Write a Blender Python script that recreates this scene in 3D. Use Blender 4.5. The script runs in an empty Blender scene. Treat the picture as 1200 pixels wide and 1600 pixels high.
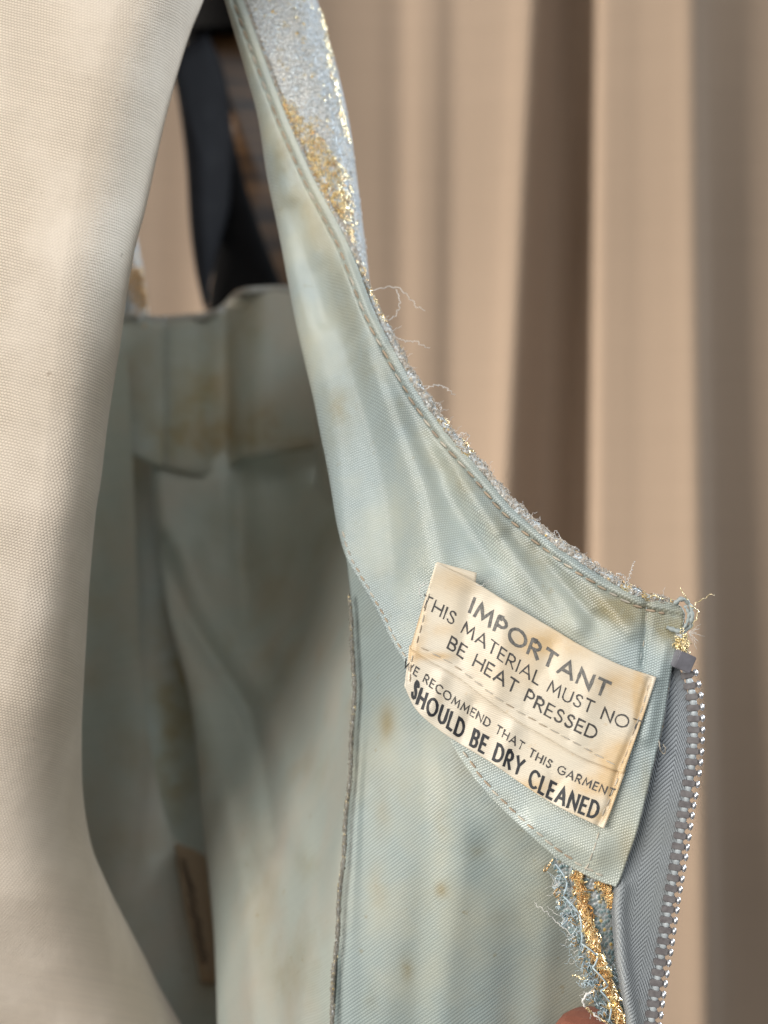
import bpy, bmesh, math, random
import numpy as np
from mathutils import Vector, Matrix

random.seed(7)
RNG = np.random.default_rng(7)
SC = bpy.context.scene
COL = SC.collection

# ------------------------------------------------------------------ camera
LENS = 47.4
K = 36.0 / LENS
CZ = 1.2
cam_d = bpy.data.cameras.new('camera')
cam_d.sensor_fit = 'VERTICAL'
cam_d.sensor_height = 36.0
cam_d.sensor_width = 27.0
cam_d.lens = LENS
cam_d.clip_start = 0.01
cam_d.clip_end = 50
cam_d.dof.use_dof = True
cam_d.dof.focus_distance = 0.2525
cam_d.dof.aperture_fstop = 11.5
cam_d.dof.aperture_blades = 0
cam = bpy.data.objects.new('camera', cam_d)
cam.location = (0, 0, CZ)
cam.rotation_euler = (math.radians(90), 0, 0)
COL.objects.link(cam)
SC.camera = cam

# ------------------------------------------------------------------ light
world = bpy.data.worlds.new('World')
SC.world = world
world.use_nodes = True
bg = world.node_tree.nodes['Background']
bg.inputs['Color'].default_value = (0.90, 0.87, 0.84, 1)
bg.inputs['Strength'].default_value = 0.085


def area(name, loc, aim, size, energy, color, spread=180):
    l = bpy.data.lights.new(name, 'AREA')
    l.shape = 'RECTANGLE'
    l.size, l.size_y = size
    l.energy = energy
    l.color = color
    l.spread = math.radians(spread)
    o = bpy.data.objects.new(name, l)
    o.location = loc
    o.rotation_euler = (Vector(aim) - Vector(loc)).to_track_quat('-Z', 'Y').to_euler()
    COL.objects.link(o)
    return o


area('window_light', (-1.10, -1.15, 1.70), (0, 0.35, 1.2), (1.1, 1.0), 40, (1.0, 0.965, 0.92))
area('left_window_light', (-1.30, 0.42, 1.08), (0.1, 0.80, 1.2), (0.50, 0.34), 13.5, (1.0, 0.92, 0.82), 120)
area('right_window_light', (1.00, 0.62, 1.60), (-0.05, 0.27, 1.25), (0.14, 0.7), 2.2, (0.80, 0.90, 1.0), 70)
area('front_fill_light', (0.45, -0.80, 1.95), (0.0, 0.3, 1.2), (1.0, 0.9), 8, (0.92, 0.965, 1.0))  # added fill lamp without a known source, brightens the inside and the zipper

vs = SC.view_settings
vs.view_transform = 'Standard'
vs.look = 'None'
vs.exposure = 0.0
vs.gamma = 1.0
SC.render.film_transparent = False
SC.cycles.use_denoising = True


# ------------------------------------------------------------------ helpers
def P(px, py, d):
    """a point d metres in front of the lens plane, in the photograph's 1200x1600 grid"""
    return ((px - 600.0) / 1600.0 * d * K, d, CZ + (800.0 - py) / 1600.0 * d * K)


PX = 0.25 * K / 1600.0      # metres per pixel at a quarter of a metre


def tps(anchors):
    a = np.array(anchors, float)
    xy = a[:, :2] / 500.0
    n = len(a)

    def U(r2):
        return 0.5 * r2 * np.log(r2 + 1e-9)
    D2 = ((xy[:, None] - xy[None]) ** 2).sum(-1)
    A = np.zeros((n + 3, n + 3))
    A[:n, :n] = U(D2) + np.eye(n) * 0.004
    A[:n, n] = 1
    A[:n, n + 1:] = xy
    A[n, :n] = 1
    A[n + 1:, :n] = xy.T
    b = np.zeros(n + 3)
    b[:n] = a[:, 2]
    w = np.linalg.solve(A, b)

    def f(px, py):
        px = np.asarray(px, float)
        py = np.asarray(py, float)
        q = np.stack([px, py], -1) / 500.0
        d2 = ((q[..., None, :] - xy) ** 2).sum(-1)
        return U(d2) @ w[:n] + w[n] + q @ w[n + 1:]
    return f


def polydist(px, py, line):
    px = np.asarray(px, float)
    py = np.asarray(py, float)
    best = np.full(px.shape, 1e9)
    for (x0, y0), (x1, y1) in zip(line[:-1], line[1:]):
        dx, dy = x1 - x0, y1 - y0
        t = np.clip(((px - x0) * dx + (py - y0) * dy) / (dx * dx + dy * dy), 0, 1)
        best = np.minimum(best, np.hypot(px - x0 - t * dx, py - y0 - t * dy))
    return best


def ridges(items):
    def f(px, py):
        s = 0
        for line, w, amp in items:
            s = s + amp * np.exp(-(polydist(px, py, line) / w) ** 2)
        return s
    return f


def curve(pts, n=None, closed=False):
    """Catmull-Rom through pts, resampled to n evenly spaced points"""
    p = np.array(pts, float)
    e0 = p[0] * 2 - p[1]
    e1 = p[-1] * 2 - p[-2]
    q = np.vstack([e0, p, e1])
    out = []
    for i in range(1, len(q) - 2):
        a, b, c, d = q[i - 1], q[i], q[i + 1], q[i + 2]
        for t in np.linspace(0, 1, 12, endpoint=False):
            out.append(0.5 * (2 * b + (c - a) * t + (2 * a - 5 * b + 4 * c - d) * t * t + (3 * b - a - 3 * c + d) * t ** 3))
    out.append(p[-1])
    out = np.array(out)
    if n is None:
        return out
    s = np.r_[0, np.cumsum(np.linalg.norm(np.diff(out, axis=0), axis=1))]
    tt = np.linspace(0, s[-1], n)
    return np.stack([np.interp(tt, s, out[:, k]) for k in range(out.shape[1])], -1)


def interp_rows(rows, n):
    """rows: list of flat control tuples -> n smooth rows"""
    r = np.array(rows, float)
    return curve(r.reshape(len(r), -1), n)


def link(name, me, mat, parent=None, smooth=True):
    o = bpy.data.objects.new(name, me)
    if mat is not None and len(me.materials) == 0:
        me.materials.append(mat)
    COL.objects.link(o)
    if parent is not None:
        o.parent = parent
        if parent.type == 'EMPTY' and parent.parent is None:
            o.matrix_parent_inverse = Matrix.Translation(-Vector(parent.location))
    if smooth:
        me.polygons.foreach_set('use_smooth', [True] * len(me.polygons))
    return o


def mesh(name, v, f):
    me = bpy.data.meshes.new(name)
    me.from_pydata([tuple(x) for x in v], [], f)
    me.update()
    return me


def grid(name, pts, mat, parent, uv=None, stain=None, thick=0.0, extra=None):
    """pts: (nv, nu, 3) world points -> one sheet of cloth"""
    nv, nu = pts.shape[:2]
    idx = np.arange(nv * nu).reshape(nv, nu)
    a, b, c, d = idx[:-1, :-1].ravel(), idx[:-1, 1:].ravel(), idx[1:, 1:].ravel(), idx[1:, :-1].ravel()
    faces = np.stack([a, d, c, b], -1)
    me = bpy.data.meshes.new(name)
    me.from_pydata(pts.reshape(-1, 3).tolist(), [], faces.tolist())
    if uv is not None:
        l = me.uv_layers.new(name='UVMap')
        flat = uv.reshape(-1, 2)[faces.ravel()]
        l.data.foreach_set('uv', flat.astype(np.float32).ravel())
    if stain is not None:
        at = me.attributes.new('stain', 'FLOAT', 'POINT')
        at.data.foreach_set('value', stain.astype(np.float32).ravel())
    me.update()
    o = link(name, me, mat, parent)
    if thick:
        m = o.modifiers.new('cloth thickness', 'SOLIDIFY')
        m.thickness = thick
        m.offset = 0
    return o


def world_pts(px, py, d):
    x = (px - 600.0) / 1600.0 * d * K
    z = CZ + (800.0 - py) / 1600.0 * d * K
    return np.stack([x, d, z], -1)


def uv_plane(pts, deg, k=1.0, kk=0.0):
    """thread directions of a nearly flat cloth turned deg on the picture plane; folds bend the threads"""
    a = math.radians(deg)
    x, y, z = pts[..., 0], pts[..., 1], pts[..., 2] - CZ
    u = x * math.cos(a) - z * math.sin(a) + kk * (y - 0.25)
    v = x * math.sin(a) + z * math.cos(a) + k * (y - 0.25)
    return np.stack([u, v], -1)


def spots(px, py, items):
    s = np.zeros(np.shape(px))
    for x, y, rx, ry, k in items:
        s = s + k * np.exp(-((px - x) / rx) ** 2 - ((py - y) / ry) ** 2)
    return np.clip(s, 0, 1)


def tube(pts, r, sides=6, taper=True):
    """pts list of world points; r scalar or list -> verts, faces"""
    p = [Vector(q) for q in pts]
    n = len(p)
    v, f = [], []
    up = Vector((0.13, -1, 0.21)).normalized()
    for i in range(n):
        t = (p[min(i + 1, n - 1)] - p[max(i - 1, 0)])
        if t.length < 1e-9:
            t = Vector((1, 0, 0))
        t.normalize()
        a = t.cross(up)
        if a.length < 1e-4:
            a = t.cross(Vector((1, 0, 0)))
        a.normalize()
        b = t.cross(a)
        rr = r[i] if hasattr(r, '__len__') else r
        for k in range(sides):
            th = 2 * math.pi * k / sides
            v.append(p[i] + a * (rr * math.cos(th)) + b * (rr * math.sin(th)))
    for i in range(n - 1):
        for k in range(sides):
            k2 = (k + 1) % sides
            f.append((i * sides + k, i * sides + k2, (i + 1) * sides + k2, (i + 1) * sides + k))
    f.append(tuple(range(sides))[::-1])
    f.append(tuple((n - 1) * sides + k for k in range(sides)))
    return v, f


class Heap:
    """many tiny pieces joined into one mesh"""
    def __init__(self):
        self.v, self.f = [], []

    def add(self, v, f):
        o = len(self.v)
        self.v += [tuple(x) for x in v]
        self.f += [tuple(i + o for i in q) for q in f]

    def build(self, name, mat, parent, smooth=True):
        return link(name, mesh(name, self.v, self.f), mat, parent, smooth)


# ------------------------------------------------------------------ materials
def new_mat(name):
    m = bpy.data.materials.new(name)
    m.use_nodes = True
    nt = m.node_tree
    b = nt.nodes['Principled BSDF']
    return m, nt, b


def N(nt, t, **kw):
    n = nt.nodes.new(t)
    for k, v in kw.items():
        setattr(n, k, v)
    return n


def M(nt, op, a, b=None, clamp=False):
    n = nt.nodes.new('ShaderNodeMath')
    n.operation = op
    n.use_clamp = clamp
    for i, x in enumerate((a, b)):
        if x is None:
            continue
        if isinstance(x, (int, float)):
            n.inputs[i].default_value = x
        else:
            nt.links.new(x, n.inputs[i])
    return n.outputs[0]


def mix(nt, fac, a, b, blend='MIX'):
    n = nt.nodes.new('ShaderNodeMix')
    n.data_type = 'RGBA'
    n.blend_type = blend
    n.clamp_factor = True
    for s, x in ((n.inputs[0], fac), (n.inputs[6], a), (n.inputs[7], b)):
        if isinstance(x, (int, float)):
            s.default_value = x
        elif isinstance(x, tuple):
            s.default_value = (*x, 1)
        else:
            nt.links.new(x, s)
    return n.outputs[2]


def noise(nt, vec, scale, detail=3.0, rough=0.55):
    n = nt.nodes.new('ShaderNodeTexNoise')
    n.inputs['Scale'].default_value = scale
    n.inputs['Detail'].default_value = detail
    n.inputs['Roughness'].default_value = rough
    if vec is not None:
        nt.links.new(vec, n.inputs['Vector'])
    return n.outputs['Fac']


def ramp(nt, fac, lo, hi):
    n = nt.nodes.new('ShaderNodeMapRange')
    n.clamp = True
    n.inputs[1].default_value = lo
    n.inputs[2].default_value = hi
    nt.links.new(fac, n.inputs[0])
    return n.outputs[0]


def cloth(name, thread, gap, pu, pv, rib=0.4, bump=0.5, dist=0.00012, rough=0.45, sheen=0.2,
          stain_col=(0.36, 0.25, 0.10), second=None, slub=0.0, spec=0.5, transl=0.0, ambient_stain=0.25, twill=0):
    """woven cloth: rows of threads going over and under in UV space (metres)"""
    m, nt, b = new_mat(name)
    L = nt.links
    uv = N(nt, 'ShaderNodeUVMap').outputs[0]
    obj = N(nt, 'ShaderNodeNewGeometry').outputs['Position']
    wob = N(nt, 'ShaderNodeTexNoise')
    wob.inputs['Scale'].default_value = 160
    wob.inputs['Detail'].default_value = 4
    L.new(uv, wob.inputs['Vector'])
    sub = N(nt, 'ShaderNodeVectorMath', operation='SUBTRACT')
    L.new(wob.outputs['Color'], sub.inputs[0])
    sub.inputs[1].default_value = (0.5, 0.5, 0.5)
    sc = N(nt, 'ShaderNodeVectorMath', operation='SCALE')
    L.new(sub.outputs[0], sc.inputs[0])
    sc.inputs[3].default_value = 0.00045
    ad = N(nt, 'ShaderNodeVectorMath', operation='ADD')
    L.new(uv, ad.inputs[0])
    L.new(sc.outputs[0], ad.inputs[1])
    sep = N(nt, 'ShaderNodeSeparateXYZ')
    L.new(ad.outputs[0], sep.inputs[0])
    U = M(nt, 'DIVIDE', sep.outputs[0], pu)
    V = M(nt, 'DIVIDE', sep.outputs[1], pv)
    row = M(nt, 'FLOOR', V)
    fv = M(nt, 'SUBTRACT', V, row)
    if twill:   # herringbone: diagonal turns back on itself across u
        zig = M(nt, 'PINGPONG', sep.outputs[0], twill)
        VV = M(nt, 'ADD', sep.outputs[1], M(nt, 'MULTIPLY', zig, 1.5))
        fvt = M(nt, 'FRACT', M(nt, 'DIVIDE', VV, pv))
        hv = M(nt, 'SINE', M(nt, 'MULTIPLY', fvt, math.pi))
        fu = M(nt, 'FRACT', U)
    else:
        hv = M(nt, 'SINE', M(nt, 'MULTIPLY', fv, math.pi))
        fu = M(nt, 'FRACT', M(nt, 'ADD', U, M(nt, 'MULTIPLY', row, 0.5)))
    hu = M(nt, 'SINE', M(nt, 'MULTIPLY', fu, math.pi))
    h = M(nt, 'MULTIPLY', hv, M(nt, 'ADD', M(nt, 'MULTIPLY', hu, 1 - rib), rib))
    # threads of uneven thickness
    wn = N(nt, 'ShaderNodeTexWhiteNoise', noise_dimensions='1D')
    L.new(row, wn.inputs['W'])
    base = mix(nt, ramp(nt, h, 0.05, 0.6), gap, thread)
    base = mix(nt, M(nt, 'MULTIPLY', wn.outputs['Value'], 0.16), base, tuple(c * 0.62 for c in thread))
    if second:
        base = mix(nt, ramp(nt, noise(nt, obj, 38, 4), 0.42, 0.68), base, second)
    at = N(nt, 'ShaderNodeAttribute', attribute_name='stain')
    cloud = noise(nt, obj, 95, 5, 0.6)
    st = M(nt, 'MULTIPLY', at.outputs['Fac'], ramp(nt, cloud, 0.30, 0.60))
    st = M(nt, 'ADD', st, M(nt, 'MULTIPLY', ramp(nt, noise(nt, obj, 42, 4, 0.6), 0.52, 0.78), ambient_stain))
    fleck = M(nt, 'MULTIPLY', ramp(nt, noise(nt, obj, 330, 3, 0.6), 0.68, 0.76), 0.35 * ambient_stain / 0.25)
    st = M(nt, 'ADD', st, fleck, True)
    base = mix(nt, M(nt, 'MULTIPLY', st, 0.72), base, mix(nt, 1.0, base, tuple(min(1, c * 1.9) for c in stain_col), 'MULTIPLY'))
    if slub:
        s = ramp(nt, noise(nt, obj, 480, 1.5, 0.5), 0.755, 0.80)
        base = mix(nt, M(nt, 'MULTIPLY', s, slub), base, (0.16, 0.10, 0.05))
    L.new(base, b.inputs['Base Color'])
    rg = M(nt, 'ADD', M(nt, 'MULTIPLY', noise(nt, obj, 70, 3), 0.2), rough - 0.1)
    L.new(rg, b.inputs['Roughness'])
    b.inputs['Specular IOR Level'].default_value = spec
    b.inputs['Sheen Weight'].default_value = sheen
    b.inputs['Sheen Roughness'].default_value = 0.4
    fine = noise(nt, obj, 2600, 3)
    wr = noise(nt, obj, 55, 5, 0.5)
    hh = M(nt, 'ADD', h, M(nt, 'ADD', M(nt, 'MULTIPLY', fine, 0.35), M(nt, 'MULTIPLY', wr, 8.0)))
    bp = N(nt, 'ShaderNodeBump')
    bp.inputs['Strength'].default_value = bump
    bp.inputs['Distance'].default_value = dist
    L.new(hh, bp.inputs['Height'])
    L.new(bp.outputs[0], b.inputs['Normal'])
    if transl:
        out = nt.nodes['Material Output']
        tr = N(nt, 'ShaderNodeBsdfTranslucent')
        L.new(base, tr.inputs['Color'])
        ms = N(nt, 'ShaderNodeMixShader')
        ms.inputs[0].default_value = transl
        L.new(b.outputs[0], ms.inputs[1])
        L.new(tr.outputs[0], ms.inputs[2])
        L.new(ms.outputs[0], out.inputs['Surface'])
    return m


def plain(name, col, rough=0.5, metal=0.0, var=0.25, scale=300, bump=0.0, dist=0.0001, spec=0.5, second=None, sheen=0.0):
    m, nt, b = new_mat(name)
    obj = N(nt, 'ShaderNodeNewGeometry').outputs['Position']
    n = noise(nt, obj, scale, 4)
    c2 = second or tuple(c * (1 - var) for c in col)
    nt.links.new(mix(nt, ramp(nt, n, 0.35, 0.65), col, c2), b.inputs['Base Color'])
    b.inputs['Metallic'].default_value = metal
    b.inputs['Specular IOR Level'].default_value = spec
    b.inputs['Sheen Weight'].default_value = sheen
    nt.links.new(M(nt, 'ADD', M(nt, 'MULTIPLY', noise(nt, obj, scale * 1.7, 3), 0.25), rough - 0.12), b.inputs['Roughness'])
    if bump:
        bp = N(nt, 'ShaderNodeBump')
        bp.inputs['Strength'].default_value = bump
        bp.inputs['Distance'].default_value = dist
        nt.links.new(noise(nt, obj, scale * 2, 4), bp.inputs['Height'])
        nt.links.new(bp.outputs[0], b.inputs['Normal'])
    return m


def brocade(name, a, c, gold_amt=0.1):
    """knitted lame: small bright loops over a dull ground"""
    m, nt, b = new_mat(name)
    L = nt.links
    obj = N(nt, 'ShaderNodeNewGeometry').outputs['Position']
    vo = N(nt, 'ShaderNodeTexVoronoi')
    vo.inputs['Scale'].default_value = 1500
    L.new(obj, vo.inputs['Vector'])
    base = mix(nt, ramp(nt, noise(nt, obj, 220, 4), 0.38, 0.66), a, c)
    cell = N(nt, 'ShaderNodeSeparateColor')
    L.new(vo.outputs['Color'], cell.inputs[0])
    base = mix(nt, ramp(nt, cell.outputs[0], 1 - gold_amt, 1.0), base, (0.62, 0.42, 0.12))
    base = mix(nt, ramp(nt, vo.outputs['Distance'], 0.35, 0.7), base, (0.36, 0.37, 0.36))
    L.new(base, b.inputs['Base Color'])
    L.new(M(nt, 'MULTIPLY', ramp(nt, cell.outputs[1], 0.45, 0.75), 0.35), b.inputs['Metallic'])
    b.inputs['Roughness'].default_value = 0.42
    bp = N(nt, 'ShaderNodeBump')
    bp.inputs['Strength'].default_value = 0.9
    bp.inputs['Distance'].default_value = 0.0003
    bp.invert = True
    L.new(vo.outputs['Distance'], bp.inputs['Height'])
    L.new(bp.outputs[0], b.inputs['Normal'])
    return m


MAT_FACING = cloth('pale blue acetate facing', (0.455, 0.535, 0.525), (0.18, 0.215, 0.215), 0.00046, 0.00050, rib=0.12, bump=0.6,
                   rough=0.34, sheen=0.15, second=(0.485, 0.505, 0.42), spec=0.8, ambient_stain=0.22)
MAT_LINING = cloth('pale green lining', (0.335, 0.395, 0.375), (0.165, 0.195, 0.19), 0.00050, 0.00058, rib=0.55, bump=0.4,
                   rough=0.42, sheen=0.1, second=(0.375, 0.385, 0.315), spec=0.5, ambient_stain=0.35)
MAT_INNER = cloth('pale green inner lining', (0.445, 0.485, 0.43), (0.33, 0.36, 0.32), 0.0005, 0.0006, rib=0.7, bump=0.4,
                  rough=0.5, second=(0.455, 0.435, 0.365), ambient_stain=0.5)
MAT_LINEN = cloth('unbleached linen', (0.745, 0.645, 0.525), (0.46, 0.375, 0.29), 0.00064, 0.00054, rib=0.2, bump=0.75, dist=0.00015,
                  rough=0.8, sheen=0.25, second=(0.745, 0.65, 0.54), slub=0.35, spec=0.2, ambient_stain=0.0)
MAT_LABEL = cloth('cream satin label', (0.70, 0.635, 0.52), (0.53, 0.465, 0.36), 0.0011, 0.00034, rib=0.75, bump=0.35, dist=0.00006,
                  rough=0.38, sheen=0.1, stain_col=(0.46, 0.33, 0.17), second=(0.72, 0.65, 0.52), ambient_stain=0.32)
MAT_TAPE = cloth('grey herringbone tape', (0.38, 0.41, 0.435), (0.09, 0.098, 0.11), 0.00034, 0.00090, rib=0.5, bump=0.8, dist=0.00025,
                 rough=0.75, spec=0.2, second=(0.28, 0.30, 0.30), ambient_stain=0.1, twill=0.0030)
MAT_CURTAIN = cloth('beige curtain', (0.42, 0.322, 0.243), (0.41, 0.314, 0.236), 0.0009, 0.0009, rib=0.5, bump=0.02, dist=0.0002,
                    rough=0.85, spec=0.15, sheen=0.2, second=(0.405, 0.31, 0.234), ambient_stain=0.0)
MAT_BROCADE = brocade('silver blue knitted lame', (0.50, 0.56, 0.60), (0.60, 0.57, 0.51), 0.07)
MAT_SEAM = brocade('grey raw edge', (0.34, 0.33, 0.29), (0.40, 0.37, 0.30), 0.05)
MAT_TEAL = brocade('teal reverse of the lame', (0.16, 0.24, 0.25), (0.20, 0.25, 0.23), 0.16)
MAT_GOLD = plain('gold metal yarn', (0.95, 0.76, 0.38), 0.26, 0.65, second=(1.0, 0.88, 0.62), scale=700)
MAT_COPPER = plain('tarnished gold yarn', (0.70, 0.46, 0.22), 0.28, 0.8, second=(0.90, 0.68, 0.40), scale=700)
MAT_SILVER = plain('silver metal yarn', (0.85, 0.83, 0.77), 0.36, 0.45, second=(0.78, 0.81, 0.84), scale=700)
MAT_YARN = plain('cream yarn', (0.62, 0.56, 0.48), 0.8, 0.0, second=(0.42, 0.37, 0.31), scale=900, spec=0.2)
MAT_BLUE_YARN = plain('pale blue yarn', (0.50, 0.60, 0.64), 0.5, 0.0, second=(0.36, 0.46, 0.52), scale=500)
MAT_CORD = plain('grey zipper cord', (0.50, 0.54, 0.55), 0.35, 0.0, second=(0.40, 0.43, 0.44), scale=900)
MAT_FLUFF = plain('white fluff', (0.78, 0.76, 0.72), 0.8, 0.0, scale=500, spec=0.2)
MAT_THREAD = plain('cream sewing thread', (0.56, 0.50, 0.40), 0.55, 0.0, second=(0.40, 0.36, 0.30), scale=600, bump=0.4)
MAT_THREAD_BLUE = plain('grey green sewing thread', (0.30, 0.34, 0.33), 0.55, 0.0, second=(0.42, 0.46, 0.44), scale=600, bump=0.4)
MAT_THREAD_BROWN = plain('brown sewing thread', (0.30, 0.23, 0.16), 0.55, 0.0, second=(0.44, 0.36, 0.26), scale=400, bump=0.4)
MAT_THREAD_TAN = plain('tan sewing thread', (0.46, 0.35, 0.24), 0.55, 0.0, second=(0.30, 0.23, 0.17), scale=400, bump=0.4)
MAT_ZINC = plain('grey zipper metal', (0.92, 0.92, 0.94), 0.34, 0.85, second=(0.80, 0.80, 0.82), scale=500)
MAT_OXIDE = plain('oxidised zipper metal', (0.29, 0.27, 0.265), 0.40, 0.4, second=(0.21, 0.19, 0.19), scale=900)
MAT_STOP = plain('painted zipper stop', (0.30, 0.29, 0.32), 0.45, 0.3, scale=400)
MAT_INK_GREY = plain('faded grey ink', (0.085, 0.082, 0.076), 0.6, second=(0.19, 0.18, 0.16), scale=2600)
MAT_INK_THIN = plain('thin black ink', (0.035, 0.033, 0.032), 0.6, second=(0.07, 0.065, 0.06), scale=2600)
MAT_INK = plain('solid black ink', (0.012, 0.014, 0.018), 0.55, second=(0.02, 0.022, 0.026), scale=2600)
MAT_PLATE = plain('charcoal metal plate', (0.016, 0.016, 0.018), 0.6, 0.0, scale=60, spec=0.05)
MAT_RIM = plain('worn metal rim', (0.06, 0.053, 0.045), 0.35, 0.6, second=(0.03, 0.026, 0.022), scale=90)
MAT_BLACK = plain('black fitting', (0.004, 0.004, 0.0045), 0.7, 0.0, scale=80, spec=0.08)  # also colours the painted shade over the wooden block
MAT_SKIN = plain('skin', (0.27, 0.095, 0.06), 0.55, 0.0, second=(0.22, 0.075, 0.045), scale=260, bump=0.2)
MAT_NAIL = plain('fingernail', (0.60, 0.36, 0.30), 0.3, 0.0, scale=200)


def wood_mat():
    m, nt, b = new_mat('dark stained wood')
    obj = N(nt, 'ShaderNodeNewGeometry').outputs['Position']
    mp = N(nt, 'ShaderNodeMapping')
    mp.inputs['Scale'].default_value = (14, 40, 190)
    nt.links.new(obj, mp.inputs[0])
    n = noise(nt, mp.outputs[0], 1.0, 5, 0.6)
    nt.links.new(mix(nt, ramp(nt, n, 0.35, 0.7), (0.015, 0.007, 0.003), (0.16, 0.08, 0.03)), b.inputs['Base Color'])
    b.inputs['Roughness'].default_value = 0.42
    return m


MAT_WOOD = wood_mat()


# ------------------------------------------------------------------ curtain
def build_curtain():
    prof = [(-900, 0), (-780, 30), (-640, -20), (-500, 35), (-380, -10), (-250, 28), (-120, -8), (0, 14), (110, -2), (230, 6), (330, 10),
            (440, -4), (530, 0), (585, 3), (625, 6), (655, 4), (680, 3), (705, 3), (735, -1), (772, -7), (800, -13), (817, -8), (838, 9), (860, 24),
            (888, 34), (915, 39), (943, 36), (956, 22), (940, 8), (922, -10), (928, -22), (955, -27), (990, -32), (1030, -41), (1056, -48),
            (1072, -45), (1090, -37), (1130, -33), (1200, -36), (1260, -40), (1330, -40), (1400, 20), (1500, -25), (1600, 30), (1720, -20), (1850, 25),
            (1980, -15), (2100, 20)]
    c = curve(prof, 700)
    nv = 60
    D0 = 0.80
    ys = np.linspace(-1500, 3000, nv)
    rows = []
    for j, y in enumerate(ys):
        t = (y - 500) / 1000.0
        w = np.exp(-((c[:, 0] - 815) / 90) ** 2)
        x = c[:, 0] - 48 * t * w + 10 * t * np.exp(-((c[:, 0] - 1085) / 60) ** 2)
        d = D0 + c[:, 1] / 1000.0 * (1 + 0.12 * np.sin(t * 2.1 + c[:, 0] / 190)) + 0.0015 * np.sin(c[:, 0] / 37 + t * 1.3) * (c[:, 0] < 800)
        # pixel column measured at D0 so that the cloth hangs plumb
        X = (x - 600) / 1600 * D0 * K
        Z = np.full_like(X, CZ + (800 - y) / 1600 * D0 * K)
        rows.append(np.stack([X, d, Z], -1))
    pts = np.array(rows)
    seg = np.r_[0, np.cumsum(np.linalg.norm(np.diff(pts[0], axis=0), axis=1))]
    uv = np.stack([np.tile(seg, (nv, 1)), pts[..., 2]], -1)
    o = grid('curtain', pts, MAT_CURTAIN, None, uv, thick=0.0012)
    o['label'] = 'beige curtain hanging in soft vertical folds behind everything'
    o['category'] = 'curtain'


build_curtain()

# ------------------------------------------------------------------ dress form
form = bpy.data.objects.new('dress_form', None)
form.location = P(60, 1750, 0.34)
COL.objects.link(form)
form['label'] = 'cream linen covered dress form with a dark wooden shoulder block, at the left'
form['category'] = 'dress form'


def build_torso():
    E = np.array([(520, -2200), (505, -1400), (490, -900), (455, -480), (395, -240), (345, -90), (315, 0), (295, 50), (272, 125), (250, 210), (225, 325), (210, 380), (197, 450), (187, 525), (175, 600), (165, 665),
                  (155, 750), (147, 800), (138, 900), (132, 1000), (127, 1090), (125, 1150), (127, 1240), (140, 1320), (163, 1378), (190, 1432),
                  (221, 1491), (248, 1545), (280, 1600), (340, 1700), (430, 1860), (500, 2000), (560, 2150)], float)
    e = curve(E, 300)
    yk = [-2200, 0, 400, 800, 1100, 1400, 1700, 2150]
    dk = [0.275, 0.264, 0.256, 0.257, 0.264, 0.278, 0.302, 0.345]
    rk = [0.018, 0.016, 0.0125, 0.010, 0.014, 0.022, 0.03, 0.03]   # metres of turn at the silhouette
    rows = []
    for x, y in e:
        d0 = np.interp(y, yk, dk)
        r = np.interp(y, yk, rk)
        rp = r / (d0 * K / 1600)
        cx = x - rp
        row = []
        for s in np.linspace(0, 1, 46):          # the flatter front, running off to the left
            px = -1700 + (cx + 1700) * (1 - (1 - s) ** 1.6)
            sag = 0.012 * max(0.0, (cx - px - 500) / 1000) ** 2
            row.append((px, y, d0 + sag - 0.0004 * math.exp(-((cx - px - 40) / 60) ** 2)))
        for th in np.linspace(8, 150, 26):
            a = math.radians(th)
            row.append((cx + rp * math.sin(a), y, d0 + r * 1.5 * (1 - math.cos(a))))
        lx, ly, ld = row[-1]
        for k in range(1, 6):
            row.append((lx - 14 * k * k, y, ld + 0.012 * k))
        rows.append(row)
    a = np.array(rows)
    pts = world_pts(a[..., 0], a[..., 1], a[..., 2])
    seg = np.cumsum(np.linalg.norm(np.diff(pts, axis=1), axis=2), axis=1)
    seg = np.concatenate([np.zeros((len(pts), 1)), seg], 1)
    ref = seg[:, 45:46]
    u = seg - ref
    vv = np.r_[0, np.cumsum(np.linalg.norm(np.diff(pts[:, 30], axis=0), axis=1))]
    v = np.tile(vv[:, None], (1, pts.shape[1]))
    ang = math.radians(-14)
    uv = np.stack([u * math.cos(ang) - v * math.sin(ang), u * math.sin(ang) + v * math.cos(ang)], -1)
    grid('linen_torso', pts, MAT_LINEN, form, uv, stain=np.zeros(pts.shape[:2]), thick=0.0008)


build_torso()


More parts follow.
